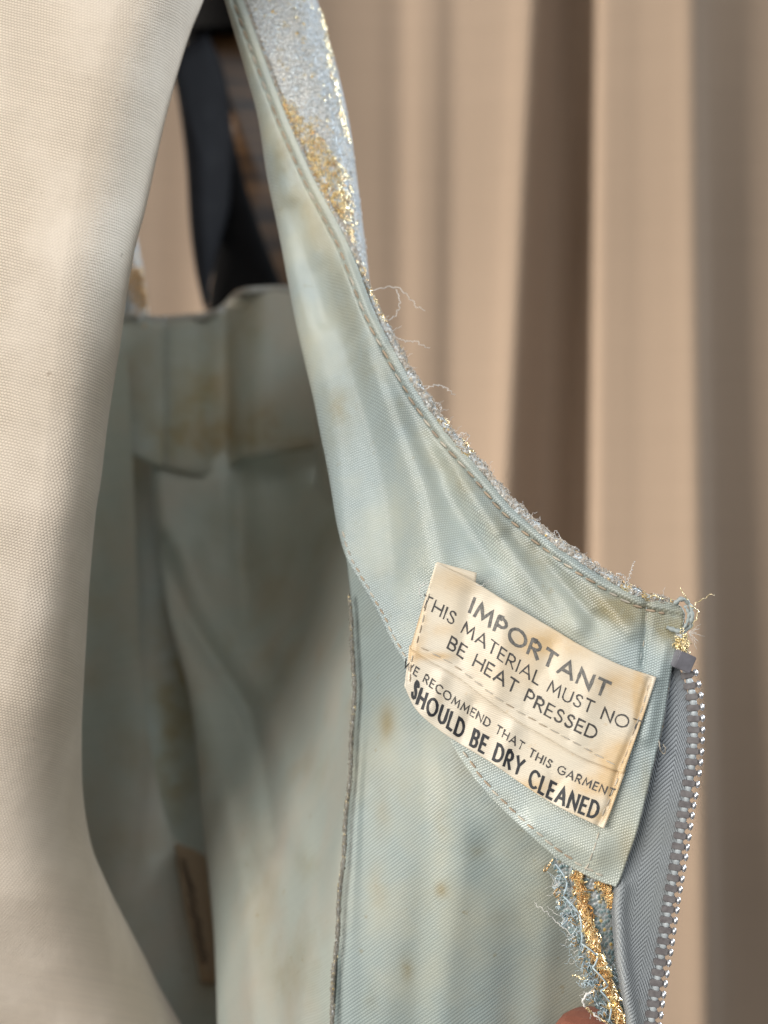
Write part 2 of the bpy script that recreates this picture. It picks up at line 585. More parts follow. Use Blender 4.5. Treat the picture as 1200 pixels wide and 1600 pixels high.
def build_shoulder_block():
    def blade(name, outline, d0, thick, dome, mat, tilt=0.0):
        # a rounded solid plate: outline on its own plane, domed front, real thickness
        o2 = curve(outline + [outline[0]], 90)[:-1]
        cx, cy = o2.mean(0)
        n = len(o2)
        v, f = [], []
        rings = [(0.0, -dome), (0.35, -dome * .9), (0.65, -dome * .65), (0.86, -dome * .32), (0.96, -dome * .08), (1.0, thick * .25), (1.0, thick * .75), (0.96, thick)]
        for k, dd in rings:
            for x, y in o2:
                X, Y = cx + (x - cx) * k, cy + (y - cy) * k
                v.append(P(X, Y, d0 + dd + tilt * (X - cx)))
        for r in range(len(rings) - 1):
            for i_ in range(n):
                f.append((r * n + i_, r * n + (i_ + 1) % n, (r + 1) * n + (i_ + 1) % n, (r + 1) * n + i_))
        f.append(tuple((len(rings) - 1) * n + i_ for i_ in range(n)))
        return link(name, mesh(name, v, f), mat, form)
    blade('shoulder_plate', [(296, 66), (321, 55), (336, 76), (347, 103), (356, 141), (361, 185), (362, 240), (360, 312), (352, 350), (340, 394), (330, 436), (322, 488), (312, 455), (303, 410),
                             (296, 350), (291, 263), (285, 206), (277, 150), (270, 105), (279, 78)], .478, .006, .004, MAT_PLATE, 0.00022)
    blade('wood_shade_sheet', [(335, 120), (354, 170), (370, 235), (395, 325), (428, 415), (466, 505), (470, 560), (328, 560), (325, 480), (336, 380), (330, 200)], .490, .006, .002, MAT_BLACK)  # black sheet that paints the shade over the lower wooden block
    blade('wooden_block', [(312, 52), (345, 47), (400, 48), (450, 56), (480, 110), (496, 200), (500, 320), (488, 450), (470, 540), (370, 545), (345, 430), (350, 300), (344, 190), (326, 110)], .508, .022, .007, MAT_WOOD, 0.00006)
    # black fitting above the block
    bm = bmesh.new()
    bmesh.ops.create_cube(bm, size=1)
    bmesh.ops.scale(bm, vec=(0.046, 0.03, 0.040), verts=bm.verts)
    bmesh.ops.bevel(bm, geom=bm.edges[:], offset=0.004, segments=3, affect='EDGES')
    bmesh.ops.rotate(bm, cent=(0, 0, 0), matrix=Matrix.Rotation(math.radians(-4), 3, 'Y'), verts=bm.verts)
    bmesh.ops.translate(bm, vec=P(372, -38, 0.50), verts=bm.verts)
    me = bpy.data.meshes.new('fitting')
    bm.to_mesh(me)
    link('black_bracket', me, MAT_BLACK, form)
    v, f = tube([P(300, -160, 0.50), P(306, 0, 0.50), P(309, 60, 0.50), P(312, 110, 0.498)], [0.0050, 0.0050, 0.0048, 0.004], 20)
    link('bracket_rod', mesh('rod', v, f), MAT_BLACK, form)


build_shoulder_block()

# ------------------------------------------------------------------ the dress
dress = bpy.data.objects.new('dress', None)
dress.location = P(700, 1750, 0.30)
COL.objects.link(dress)
dress['label'] = 'vintage pale blue dress held open, showing stained lining, care labels and zipper'
dress['category'] = 'dress'

# --- front facing -------------------------------------------------
FROWS = [((320, -110), (341, -110)), ((352, 0), (379, 0)), ((384, 110), (420, 112)), ((404, 185), (452, 195)), ((418, 275), (492, 284)), ((437, 367), (541, 377)),
         ((458, 480), (582, 484)), ((472, 545), (617, 552)), ((490, 621), (657, 621)), ((503, 686), (700, 681)), ((514, 740), (740, 725)), ((527, 818), (800, 795)),
         ((541, 869), (870, 855)), ((562, 907), (945, 905)), ((590, 955), (1000, 934)), ((612, 1000), (1064, 950)), ((640, 1045), (1058, 1003)),
         ((680, 1110), (1045, 1060)), ((715, 1176), (1034, 1130)), ((748, 1223), (1018, 1200)), ((790, 1268), (996, 1290)), ((862, 1333), (979, 1340)),
         ((905, 1361), (968, 1372)), ((948, 1381), (961, 1385))]
F_base = tps([(335, -110, .297), (365, 0, .292), (410, 170, .289), (450, 195, .285), (430, 330, .288), (540, 380, .278), (465, 500, .284), (580, 490, .273), (500, 680, .277),
              (600, 600, .269), (700, 685, .265), (530, 820, .273), (650, 800, .265), (800, 800, .259), (600, 980, .265), (700, 1000, .2560), (870, 860, .255),
              (1000, 940, .2510), (1065, 960, .2515), (1030, 1100, .2480), (850, 1100, .2500), (720, 1180, .2555), (1000, 1250, .2465), (860, 1320, .2495), (960, 1380, .2470),
              (800, 950, .2555)])
F_rip = ridges([([(540, 430), (590, 560), (628, 670), (658, 760), (682, 880)], 27, -0.0013),
                ([(505, 430), (545, 560), (580, 690), (602, 800), (612, 900)], 24, 0.0009),
                ([(600, 560), (660, 690), (712, 790), (770, 880)], 20, 0.0009),
                ([(720, 760), (790, 850), (850, 925), (900, 975)], 24, -0.0010),
                ([(840, 860), (880, 910), (930, 970)], 16, 0.0007),
                ([(900, 890), (945, 940), (985, 985)], 14, -0.0006),
                ([(455, 330), (480, 420), (505, 500)], 16, 0.0007),
                ([(1040, 1010), (1020, 1090), (1010, 1150)], 12, -0.0006),
                ([(700, 1190), (790, 1290), (860, 1345)], 12, -0.0004),
                ([(1012, 935), (1004, 1040)], 5, 0.0005),
                ([(800, 835), (840, 895), (878, 955)], 13, 0.0006), ([(862, 862), (890, 905), (925, 950)], 9, -0.0004), ([(690, 700), (735, 770), (775, 830)], 12, -0.0004),
                ([(840, 1290), (930, 1330)], 26, -0.0008)])
ARM = np.array([r[1] for r in FROWS[:16]], float)            # armhole edge


def F_depth(px, py):
    return F_base(px, py) + 1.8 * F_rip(px, py)


def build_facing():
    R = interp_rows([(a[0], a[1], b[0], b[1]) for a, b in FROWS], 330)
    NU = 150
    rows = []
    for lx, ly, ex, ey in R:
        r = np.interp(ly, [0, 250, 700, 820, 870], [0.0016, 0.0042, 0.0036, 0.0018, 0.0003])
        rp = min(r / PX, 0.45 * (ex - lx))
        r = rp * PX
        row = []
        for th in np.linspace(-55, 82, 14):
            a = math.radians(th)
            row.append((lx + rp - rp * math.cos(a), ly, r * (1 - math.sin(a))))
        for s in np.linspace(0, 1, NU):
            x0 = lx + rp
            row.append((x0 + (ex - x0) * s, ly + (ey - ly) * s, 0.0))
        # turned under at the armhole edge
        row.append((ex + 1.0, ey, 0.00035))
        row.append((ex - 1.0, ey + 1.0, 0.0008))
        rows.append(row)
    a = np.array(rows)
    px, py = a[..., 0], a[..., 1]
    # crease along the stitching just inside the armhole
    dist = polydist(px, py, ARM.tolist())
    d = F_depth(px, py) + a[..., 2] + 0.00060 * np.exp(-((dist - 14.5) / 3.0) ** 2) - 0.0004 * np.exp(-((dist - 7) / 5.0) ** 2)
    pts = world_pts(px, py, d)
    uv = uv_plane(pts, -17, k=0.45, kk=0.1)
    band = np.exp(-((dist - 34) / 22) ** 2) * np.interp(py, [150, 300, 450, 620, 900, 960], [0.4, 0.7, 0.35, 0.5, 0.6, 0.7])
    st = np.clip(band + spots(px, py, [(530, 640, 30, 55, .8), (470, 500, 14, 60, .6), (1050, 975, 24, 26, 1), (1030, 945, 40, 14, .9), (630, 420, 20, 40, .4),
                                       (965, 955, 30, 20, .7), (600, 905, 20, 30, .35), (760, 1250, 40, 18, .4), (980, 1330, 14, 40, .5), (1010, 1215, 10, 30, .5),
                                       (545, 560, 40, 30, .3), (440, 300, 14, 80, .5)]), 0, 1)
    return grid('facing', pts, MAT_FACING, dress, uv, stain=st, thick=0.00028)


facing = build_facing()

# --- outer layer right behind the facing ---------------------------
def build_outer():
    R = interp_rows([(a[0], a[1], b[0], b[1]) for a, b in FROWS], 120)
    rows = []
    for lx, ly, ex, ey in R:
        inset = np.interp(ly, [0, 250, 800, 900], [6, 16, 14, 3])
        s = np.linspace(0, 1, 50)
        x = lx + inset + (ex + 3 - lx - inset) * s
        rows.append(np.stack([x, ly + (ey - ly) * s, F_depth(x, ly + (ey - ly) * s) + 0.0022 + 0.003 * (1 - s) ** 6], -1))
    a = np.array(rows)
    grid('outer_fabric', world_pts(a[..., 0], a[..., 1], a[..., 2]), MAT_BROCADE, dress, thick=0.0004)


build_outer()

# --- strap: the outer side of the shoulder ------------------------
EDGE_R = [(455, -110), (494, 0), (515, 70), (531, 130), (546, 200), (558, 290), (568, 370), (577, 450), (581, 500), (586, 560)]


def strap_depth(s, px, py):
    return F_depth(px - 0, py) * (1 - s) + (F_depth(px, py)) * s


def build_strap():
    e = curve([(341, -110), (379, 0), (420, 112), (452, 195), (492, 284), (541, 377), (570, 450), (578, 500), (584, 560)], 150)
    r = curve(EDGE_R, 150)
    rows, frame = [], []
    for (x0, y0), (x1, y1) in zip(e, r):
        d0 = float(F_base(x0, y0)) + 0.0010
        w = x1 - x0
        row = []
        for s in np.linspace(-0.06, 1, 44):
            bulge = -0.0022 * math.sin(math.pi * min(max(s, 0), 1) * 0.8) * min(1, w / 80)
            roll = 0.010 * max(0, (s - 0.62) / 0.38) ** 2.6
            row.append((x0 + w * s, y0 + (y1 - y0) * s, d0 + 0.0035 * s + bulge + roll))
        lx, ly, ld = row[-1]
        for k in range(1, 7):
            row.append((lx - 0.8 * k * k, ly, ld + 0.0035 * k))
        rows.append(row)
    a = np.array(rows)
    pts = world_pts(a[..., 0], a[..., 1], a[..., 2])
    o = grid('shoulder_strap', pts, MAT_BROCADE, dress, thick=0.0004)
    return o, a


strap, strap_grid = build_strap()


def loop_piece(c, t, nrm, w, h, r, kind='v'):
    """one knitted loop: a bent wire lying on the surface"""
    t = t.normalized()
    nrm = nrm.normalized()
    s = t.cross(nrm)
    if kind == 'v':
        q = [(-0.5, 0.5, 0.0), (-0.32, 0.0, 0.7), (0, -0.5, 0.9), (0.32, 0.0, 0.7), (0.5, 0.5, 0.0)]
    else:
        q = [(-0.2, 0.5, 0.0), (-0.5, 0.1, 0.6), (-0.1, -0.5, 1.0), (0.45, -0.15, 0.8), (0.2, 0.4, 0.2)]
    pts = [c + s * (x * w) + t * (y * h) + nrm * (z * r * 2.2) for x, y, z in q]
    return tube(pts, r, 4)


def jitter(v, k):
    return Vector((v.x + random.gauss(0, k), v.y + random.gauss(0, k), v.z + random.gauss(0, k)))


GOLD_PATH = [(428, 140), (450, 175), (470, 205), (492, 235), (512, 270), (526, 310), (536, 350), (545, 385)]
GOLD_LINE = [(500, 10), (506, 60), (512, 100), (520, 130), (527, 170), (534, 200), (541, 222)]


def build_strap_loops():
    gold, silver, cop = Heap(), Heap(), Heap()
    a = strap_grid
    nv, nu = a.shape[0], 44
    W = world_pts(a[..., 0], a[..., 1], a[..., 2])
    for i in range(10, nv - 6):
        y = a[i, 0, 1]
        step = 1
        for j in range(2, nu - 1):
            wpx = a[i, j, 0]
            ypx = a[i, j, 1]
            roww = (a[i, nu - 1, 0] - a[i, 0, 0]) / nu
            if random.random() > min(1.0, roww / 3.4):
                continue
            p = Vector(W[i, j])
            du = Vector(W[i, min(j + 1, nu)] - W[i, j - 1])
            dv = Vector(W[min(i + 1, nv - 1), j] - W[i - 1, j])
            n = dv.cross(du).normalized()
            if n.y > 0:
                n = -n
            dg = float(polydist(wpx, ypx, GOLD_PATH))
            wid = np.interp(ypx, [130, 200, 280, 350, 395], [6, 16, 22, 16, 4])
            dl = float(polydist(wpx, ypx, GOLD_LINE))
            q = p + n * 0.00022
            q = q + Vector((random.gauss(0, 0.00012), 0, random.gauss(0, 0.00012)))
            sz = random.uniform(0.00055, 0.00085)
            if dg < wid * random.uniform(0.7, 1.25):
                v, f = loop_piece(q + n * 0.0002, jitter(dv.normalized(), .15), jitter(n, .15), sz * 1.1, sz * 1.05, 0.000075)
                (gold if random.random() < .8 else cop).add(v, f)
            elif dl < 4.2 * random.uniform(0.6, 1.2):
                v, f = loop_piece(q + n * 0.0004, jitter(dv.normalized(), .3), jitter(n, .3), sz * 1.1, sz * 1.1, 0.00008)
                (gold if random.random() < .75 else cop).add(v, f)
            elif random.random() < 0.5:
                v, f = loop_piece(q, jitter(dv.normalized(), .2), jitter(n, .2), sz, sz, 0.00007)
                (gold if random.random() < .05 else silver).add(v, f)
    for h, nm, mt in ((gold, 'gold_loops', MAT_GOLD), (silver, 'silver_loops', MAT_SILVER), (cop, 'tarnished_loops', MAT_COPPER)):
        o = h.build(nm, mt, strap, nm == 'silver_loops')
        o['kind'] = 'stuff'


build_strap_loops()

# --- knitted edge along the armhole -------------------------------
def build_edge():
    base = curve(ARM, 900)
    s = np.r_[0, np.cumsum(np.linalg.norm(np.diff(base, axis=0), axis=1))]
    tan = np.gradient(base, axis=0)
    tan /= np.linalg.norm(tan, axis=1)[:, None]
    nor = np.stack([tan[:, 1], -tan[:, 0]], -1)      # outwards, up right
    pts, rad = [], []
    for i in range(0, 900, 3):
        x, y = base[i]
        if y > 948 and x > 1060:
            break
        k = np.interp(y, [-100, 100, 300, 440, 520, 900, 960], [0.3, .4, .5, .8, 1.0, 1.0, .8])
        wob = 1 + 0.16 * math.sin(i * 0.21) + 0.12 * math.sin(i * 0.083 + 1)
        rr = 0.00085 * k * wob
        off = 5.5 * k
        q = (x + nor[i, 0] * off, y + nor[i, 1] * off)
        pts.append(P(q[0], q[1], float(F_base(x, y)) + 0.0006))
        rad.append(rr)
    v, f = tube(pts, rad, 14)
    me = mesh('edge', v, f)
    o = link('knitted_edge', me, MAT_BROCADE, dress)
    yarn, gold, cop = Heap(), Heap(), Heap()
    gs = [(500, 300, 40), (560, 430, 14), (585, 465, 16), (598, 495, 12), (690, 665, 8), (728, 702, 12), (600, 500, 8), (450, 190, 30), (980, 915, 10), (1010, 928, 8), (1055, 938, 12)]
    for i in range(0, len(pts) - 1):
        p = Vector(pts[i])
        t = (Vector(pts[i + 1]) - Vector(pts[i])).normalized()
        x = p.x / (p.y * K) * 1600 + 600
        y = 800 - (p.z - CZ) / (p.y * K) * 1600
        for k in range(7):
            a = random.uniform(-2.0, 2.6)
            # direction round the tube: towards the lens is -y
            side = t.cross(Vector((0, -1, 0))).normalized()
            n = (Vector((0, -1, 0)) * math.cos(a) + side * math.sin(a)).normalized()
            q = p + n * rad[i] + t * random.uniform(-.0004, .0004)
            isg = any(math.hypot(x - gx, y - gy) < gr for gx, gy, gr in gs)
            sz = random.uniform(0.0005, 0.0008)
            v, f = loop_piece(q, jitter(t, .45), jitter(n, .35), sz, sz, 0.000085, random.choice('vo'))
            if isg and random.random() < .75:
                (gold if random.random() < .55 else cop).add(v, f)
            elif random.random() < .02:
                cop.add(v, f)
            elif y > 400 or random.random() < .6:
                yarn.add(v, f)
    for h, nm, mt in ((yarn, 'yarn_loops', MAT_YARN), (gold, 'gold_loops', MAT_GOLD), (cop, 'tarnished_loops', MAT_COPPER)):
        oo = h.build(nm, mt, o, 'yarn' in nm or 'blue' in nm)
        oo['kind'] = 'stuff'
    return base, nor


edge_base, edge_nor = build_edge()

# --- lower lining ---------------------------------------------------
SEAM = [(541, 869), (548, 930), (552, 990), (556, 1060), (553, 1150), (546, 1250), (538, 1350), (530, 1450), (523, 1550), (519, 1620), (512, 1720), (505, 1850)]
LIN_R = [(860, 900), (930, 950), (985, 1000), (1005, 1080), (1000, 1180), (985, 1280), (955, 1370), (938, 1420), (940, 1500), (965, 1580), (985, 1640), (1000, 1740), (1010, 1850)]
L_base = tps([(548, 900, .2740), (556, 1060, .2745), (546, 1250, .2720), (530, 1450, .2690), (519, 1620, .2670), (505, 1850, .267), (650, 1000, .2665), (650, 1200, .2630), (650, 1400, .2630),
              (640, 1600, .2640), (760, 1300, .2570), (780, 1450, .2600), (780, 1620, .2640), (760, 1850, .266), (870, 1400, .2575), (890, 1500, .2625), (925, 1600, .2665), (930, 1850, .270), (960, 1500, .2600),
              (900, 1200, .2545), (800, 1100, .2560), (1000, 1000, .2535), (850, 900, .2580), (980, 1300, .2505), (700, 900, .265)])
L_rip = ridges([([(600, 1020), (620, 1200), (610, 1400), (590, 1600)], 30, -0.0005), ([(575, 1000), (578, 1200), (570, 1450), (555, 1700)], 18, 0.0003),
                ([(690, 1180), (720, 1330), (700, 1500), (690, 1700)], 26, -0.0008), ([(655, 1150), (665, 1350), (650, 1600)], 22, 0.0006),
                ([(760, 1330), (800, 1420), (800, 1600)], 30, 0.0010), ([(850, 1360), (860, 1450), (840, 1600)], 22, -0.0006)])


def L_depth(px, py):
    return L_base(px, py) + L_rip(px, py)


def build_lining():
    n = 220
    l = curve(SEAM, n)
    r = curve(LIN_R, n)
    s = np.linspace(0, 1, 120)[None, :]
    px = l[:, :1] + (r[:, :1] - l[:, :1]) * s
    py = l[:, 1:] + (r[:, 1:] - l[:, 1:]) * s
    # stay behind the facing where it lies on top
    f = F_base(px, py) + 1.8 * np.maximum(F_rip(px, py), 0) + 0.0011
    d = L_depth(px, py)
    under = (py < 1345) & (px > np.interp(py, [827, 907, 1000, 1110, 1223, 1333, 1361], [505, 540, 590, 655, 722, 835, 880]))
    d = np.where(under, np.maximum(d, f), d)
    d = d + 0.0016 * np.exp(-((px - l[:, :1]) / 12.0))      # dips into the seam
    pts = world_pts(px, py, d)
    st = spots(px, py, [(605, 1130, 12, 30, 1), (590, 1400, 14, 40, .6), (635, 1510, 10, 22, 1), (690, 1390, 10, 12, .9), (745, 1330, 14, 14, .8), (720, 1200, 26, 40, .4),
                        (600, 1270, 14, 50, .4), (690, 1290, 12, 30, .5), (575, 1560, 14, 30, .5)])
    return grid('front_lining', pts, MAT_LINING, dress, uv_plane(pts, -36, k=0.25, kk=0.2), stain=st, thick=0.0002)


build_lining()


def build_seam_edge():
    c = curve(SEAM[1:], 420)
    pts, rad = [], []
    for i, (x, y) in enumerate(c):
        d = float(L_base(x, y)) - 0.0012
        pts.append(P(x - 3 + 1.2 * math.sin(i * .11), y, d))
        rad.append(0.00030 * (1 + .22 * math.sin(i * .43) + .15 * math.sin(i * 1.1 + 1)) * min(1, i / 30 + .3))
    v, f = tube(pts, rad, 10)
    o = link('side_seam_edge', mesh('seam', v, f), MAT_SEAM, dress)
    yarn, gold = Heap(), Heap()
    for i in range(len(pts) - 1):
        p, t = Vector(pts[i]), (Vector(pts[i + 1]) - Vector(pts[i])).normalized()
        side = t.cross(Vector((0, -1, 0))).normalized()
        for k in range(3):
            a = random.uniform(-1.6, 1.6)
            n = (Vector((0, -1, 0)) * math.cos(a) + side * math.sin(a)).normalized()
            sz = random.uniform(.0004, .0007)
            vv, ff = loop_piece(p + n * rad[i] * .95, jitter(t, .4), jitter(n, .3), sz, sz, .00006, random.choice('vo'))
            (gold if random.random() < .05 else yarn).add(vv, ff)
    m = plain('grey yarn', (0.36, 0.34, 0.29), 0.8, second=(0.24, 0.22, 0.18), scale=900, spec=.2)
    yo = yarn.build('grey_fibres', m, o)
    yo['kind'] = 'stuff'
    go = gold.build('gold_flecks', MAT_GOLD, o)
    go['kind'] = 'stuff'


build_seam_edge()

# --- inside of the back, out of focus -------------------------------
B_base = tps([(250, 700, .420), (380, 720, .424), (520, 700, .420), (250, 950, .405), (400, 900, .415), (540, 900, .355), (300, 1100, .375), (420, 1100, .365), (550, 1060, .296),
              (320, 1300, .345), (430, 1300, .320), (546, 1250, .2745), (338, 1500, .318), (430, 1500, .292), (528, 1450, .2705), (340, 1650, .310), (420, 1650, .285), (515, 1650, .2690),
              (340, 1850, .305), (505, 1850, .2690), (480, 1200, .318), (480, 1000, .365)])
B_rip = ridges([([(250, 850), (285, 950), (330, 1025), (390, 1108), (415, 1185), (433, 1320)], 16, 0.0040),
                ([(290, 860), (330, 950), (380, 1030), (425, 1110), (450, 1200), (462, 1320)], 24, -0.0030),
                ([(375, 740), (380, 850), (385, 960)], 20, 0.0018), ([(350, 750), (355, 900), (370, 1000)], 20, -0.0012),
                ([(405, 740), (415, 900), (440, 1020)], 24, -0.0014), ([(455, 760), (470, 900), (480, 1050)], 24, 0.0016),
                ([(350, 1250), (385, 1400), (395, 1600)], 16, -0.0018), ([(400, 1340), (430, 1450), (440, 1650)], 18, 0.0016), ([(480, 1300), (482, 1450), (470, 1650)], 18, -0.0012)])


def build_back_lining():
    n = 200
    l = curve([(232, 640), (240, 760), (250, 860), (262, 950), (280, 1020), (299, 1100), (311, 1200), (318, 1290), (328, 1380), (335, 1460), (339, 1560), (341, 1660), (343, 1850)], n)
    r = curve([(620, 640), (610, 760), (590, 840), (565, 900), (556, 960), (553, 1060), (550, 1150), (543, 1250), (535, 1350), (527, 1450), (520, 1550), (515, 1650), (503, 1850)], n)
    rows = []
    for (x0, y0), (x1, y1) in zip(l, r):
        rr = np.interp(y0, [640, 900, 1200, 1600], [0.001, 0.004, 0.006, 0.006])
        rp = rr / (0.33 * K / 1600)
        row = []
        for th in np.linspace(-70, 80, 12):
            a = math.radians(th)
            row.append((x0 + rp - rp * math.cos(a), y0, rr * (1 - math.sin(a))))
        for s in np.linspace(0, 1, 90):
            row.append((x0 + rp + (x1 - x0 - rp) * s, y0 + (y1 - y0) * s, 0))
        rows.append(row)
    a = np.array(rows)
    px, py = a[..., 0], a[..., 1]
    d = B_base(px, py) + B_rip(px, py) * np.interp(py, [640, 760], [0.4, 1]) + a[..., 2]
    pts = world_pts(px, py, d)
    st = spots(px, py, [(430, 900, 60, 80, .35), (300, 1180, 30, 80, .6), (400, 1400, 30, 80, .4), (350, 820, 30, 30, .4), (480, 1350, 20, 30, .4), (440, 1520, 30, 60, .4), (500, 1200, 20, 40, .3)])
    grid('back_lining', pts, MAT_INNER, dress, uv_plane(pts, 24, k=1), stain=st, thick=0.0003)


build_back_lining()


def build_back_facing():
    n = 130
    t = curve([(-330, 380), (-150, 410), (0, 430), (60, 440), (130, 452), (175, 474), (205, 492), (240, 503), (300, 500), (330, 495), (350, 486), (364, 471), (380, 460), (420, 456), (450, 456), (480, 457), (505, 458), (530, 470)], n)
    b = curve([(-330, 590), (-150, 620), (0, 640), (60, 650), (130, 672), (190, 700), (235, 722), (270, 732), (310, 740), (338, 743), (356, 738), (367, 722), (380, 716), (420, 710), (450, 706), (480, 701), (505, 698), (530, 696)], n)
    Dk = ([-330, -150, 0, 60, 150, 215, 262, 320, 352, 366, 385, 430, 520, 640], [.290, .345, .386, .400, .410, .415, .418, .418, .429, .424, .4090, .412, .410, .405])
    rows = []
    for s in np.r_[np.linspace(0, 1, 60), 1.004]:
        x = t[:, 0] + (b[:, 0] - t[:, 0]) * s
        y = t[:, 1] + (b[:, 1] - t[:, 1]) * s
        d = np.interp(x, *Dk)
        k = np.ones(9) / 9
        d = np.convolve(np.pad(d, 4, mode='edge'), k, 'valid')
        d = d + 0.0012 * np.sin(y / 38 + x / 50) * 0.5 + 0.002 * (s > 1) - 0.0009 * np.exp(-((x - 262) / 6) ** 2) * -1
        rows.append(np.stack([x, y, d], -1))
    a = np.array(rows)
    px, py = a[..., 0], a[..., 1]
    pts = world_pts(px, py, a[..., 2])
    st = spots(px, py, [(295, 640, 40, 50, 1), (340, 690, 50, 30, .7), (385, 500, 30, 40, .7), (400, 660, 60, 40, .8), (450, 690, 50, 16, .7), (260, 690, 40, 30, .8), (330, 600, 40, 30, .5), (220, 600, 30, 80, .6)])
    o = grid('back_facing', pts, MAT_INNER, dress, uv_plane(pts, 5, k=1), stain=st, thick=0.0008)
    # rolled brocade edge along its top, seam down the middle
    tp = [P(x, y - 3, float(np.interp(x, *Dk)) + 0.001) for x, y in t]
    v, f = tube(tp, 0.0014, 8)
    link('rolled_edge', mesh('rolled', v, f), MAT_SEAM, o)
    v, f = tube([P(262 + (y - 500) * -0.01, y, .4165) for y in range(503, 732, 12)], 0.00022, 5)
    link('centre_seam', mesh('cseam', v, f), MAT_THREAD_BLUE, o)
    hem = [P(x, y - 11, float(np.interp(x, *Dk)) - 0.0009) for x, y in b]
    v, f = tube(hem, 0.00018, 5)
    link('hem_stitching', mesh('hem', v, f), MAT_THREAD, o)


build_back_facing()


def build_light_block_sheet():
    # unseen sheet added behind the front panel to keep the right light off the inside
    rows = []
    for y in np.linspace(490, 1850, 110):
        xr = float(np.interp(y, [490, 560, 621, 681, 725, 795, 855, 905, 960, 1850], [545, 580, 615, 655, 695, 750, 815, 870, 900, 880]))
        y2 = y + 0
        p = [(495, y, .4110), (515, y, .400), (530 + (xr - 530) * .2, y2, .375), (530 + (xr - 530) * .55, y2, .335), (530 + (xr - 530) * .85, y2, .298), (xr, y2, .284)]
        rows.append(curve(p, 40))
    a = np.array(rows)
    pts = world_pts(a[..., 0], a[..., 1], a[..., 2])
    grid('light_block_sheet', pts, MAT_INNER, dress, uv_plane(pts, 5, k=1), stain=np.zeros(pts.shape[:2]), thick=0.0006)


build_light_block_sheet()


def build_far_strap():
    rows = []
    for y, x1 in zip(np.linspace(-60, 500, 50), curve([(150, -60), (170, 100), (196, 260), (211, 365), (221, 420), (232, 500)], 50)[:, 0]):
        rows.append([(x1 - 90 + 90 * s, y, .412 + 0.006 * max(0, s - .6) ** 2 * 6) for s in np.linspace(0, 1, 16)] + [(x1 - 4, y, .424), (x1 - 14, y, .43)])
    a = np.array(rows)
    o = grid('far_shoulder_strap', world_pts(a[..., 0], a[..., 1], a[..., 2]), MAT_BROCADE, dress, thick=0.0006)
    g = Heap()
    for k in range(150):
        y = random.gauss(448, 20)
        x = np.interp(y, [365, 500], [211, 232]) - abs(random.gauss(0, 14))
        c = Vector(P(x, y, .4095))
        v, f = loop_piece(c, jitter(Vector((0, 0, -1)), .5), jitter(Vector((.2, -1, 0)), .4), .0014, .0014, .0002, 'o')
        g.add(v, f)
    oo = g.build('gold_loops', MAT_COPPER, o)
    oo['kind'] = 'stuff'


build_far_strap()


def build_inner_side():
    # the deepest part of the inside, nearly unlit
    xs = np.linspace(-330, 420, 90)
    ys = np.linspace(600, 1850, 100)
    px, py = np.meshgrid(xs, ys)
    d = .448 + 0.004 * np.sin(px / 45) - 0.00003 * (py - 600) - 0.15 * (np.maximum(0, 150 - px) / 480) ** 1.5
    pts = world_pts(px, py, d)
    grid('inner_side_lining', pts, MAT_INNER, dress, uv_plane(pts, 10, k=1), stain=spots(px, py, [(270, 1050, 40, 160, 1), (270, 1220, 40, 80, .6)]), thick=0.0004)
    # the nearer left piece, with its curved right edge
    e = curve([(198, 560), (206, 700), (212, 860), (217, 1000), (227, 1110), (243, 1210), (264, 1296), (290, 1324), (320, 1336), (352, 1344), (372, 1400), (380, 1600), (385, 1850)], 160)
    rows = []
    for x1, y in e:
        row = []
        for s in np.linspace(0, 1, 50):
            x = -330 + (x1 + 330) * s
            row.append((x, y, .402 + 0.006 * ((x - 250) / 200) ** 2 + 0.003 * math.sin(x / 30 + y / 300) - 0.125 * (max(0, 90 - x) / 400) ** 1.5))
        rows.append(row)
    a = np.array(rows)
    pts = world_pts(a[..., 0], a[..., 1], a[..., 2])
    grid('side_lining', pts, MAT_INNER, dress, uv_plane(pts, 10, k=1), stain=np.zeros(pts.shape[:2]), thick=0.0)
    # small brown woven label deep inside
    q = [[(272, 1316), (300, 1326), (322, 1338)], [(285, 1400), (308, 1405), (330, 1412)], [(298, 1460), (316, 1463), (336, 1470)], [(314, 1535), (324, 1536), (338, 1538)]]
    R = interp_rows([sum([list(p) for p in r], []) for r in q], 30)
    rows = []
    for r in R:
        c = curve(r.reshape(3, 2), 12)
        rows.append([(x, y, .3985 + 0.006 * ((x - 250) / 200) ** 2) for x, y in c])
    a = np.array(rows)
    pts = world_pts(a[..., 0], a[..., 1], a[..., 2])
    m = cloth('brown woven label', (0.37, 0.28, 0.18), (0.24, 0.17, 0.11), .0006, .0006, bump=.4, rough=.7, ambient_stain=0.5)
    o = grid('woven_label', pts, m, dress, uv_plane(pts, 75), stain=np.zeros(pts.shape[:2]), thick=0.0004)
    o['label'] = 'small brown woven label deep inside the dress'
    h = Heap()
    for k in range(16):
        t = k / 16
        x = 290 + 32 * t + random.uniform(-3, 3)
        y = 1345 + 165 * t
        pts2 = [P(x - 6 + 3 * i + random.uniform(-2, 2), y - 4 + 4 * (i % 2) + i * 2, .3975 + 0.006 * ((x - 250) / 200) ** 2) for i in range(4)]
        v, f = tube(pts2, .00035, 5)
        h.add(v, f)
    h.build('woven_lettering', plain('dark woven thread', (0.10, 0.07, 0.05), 0.7), o)


build_inner_side()

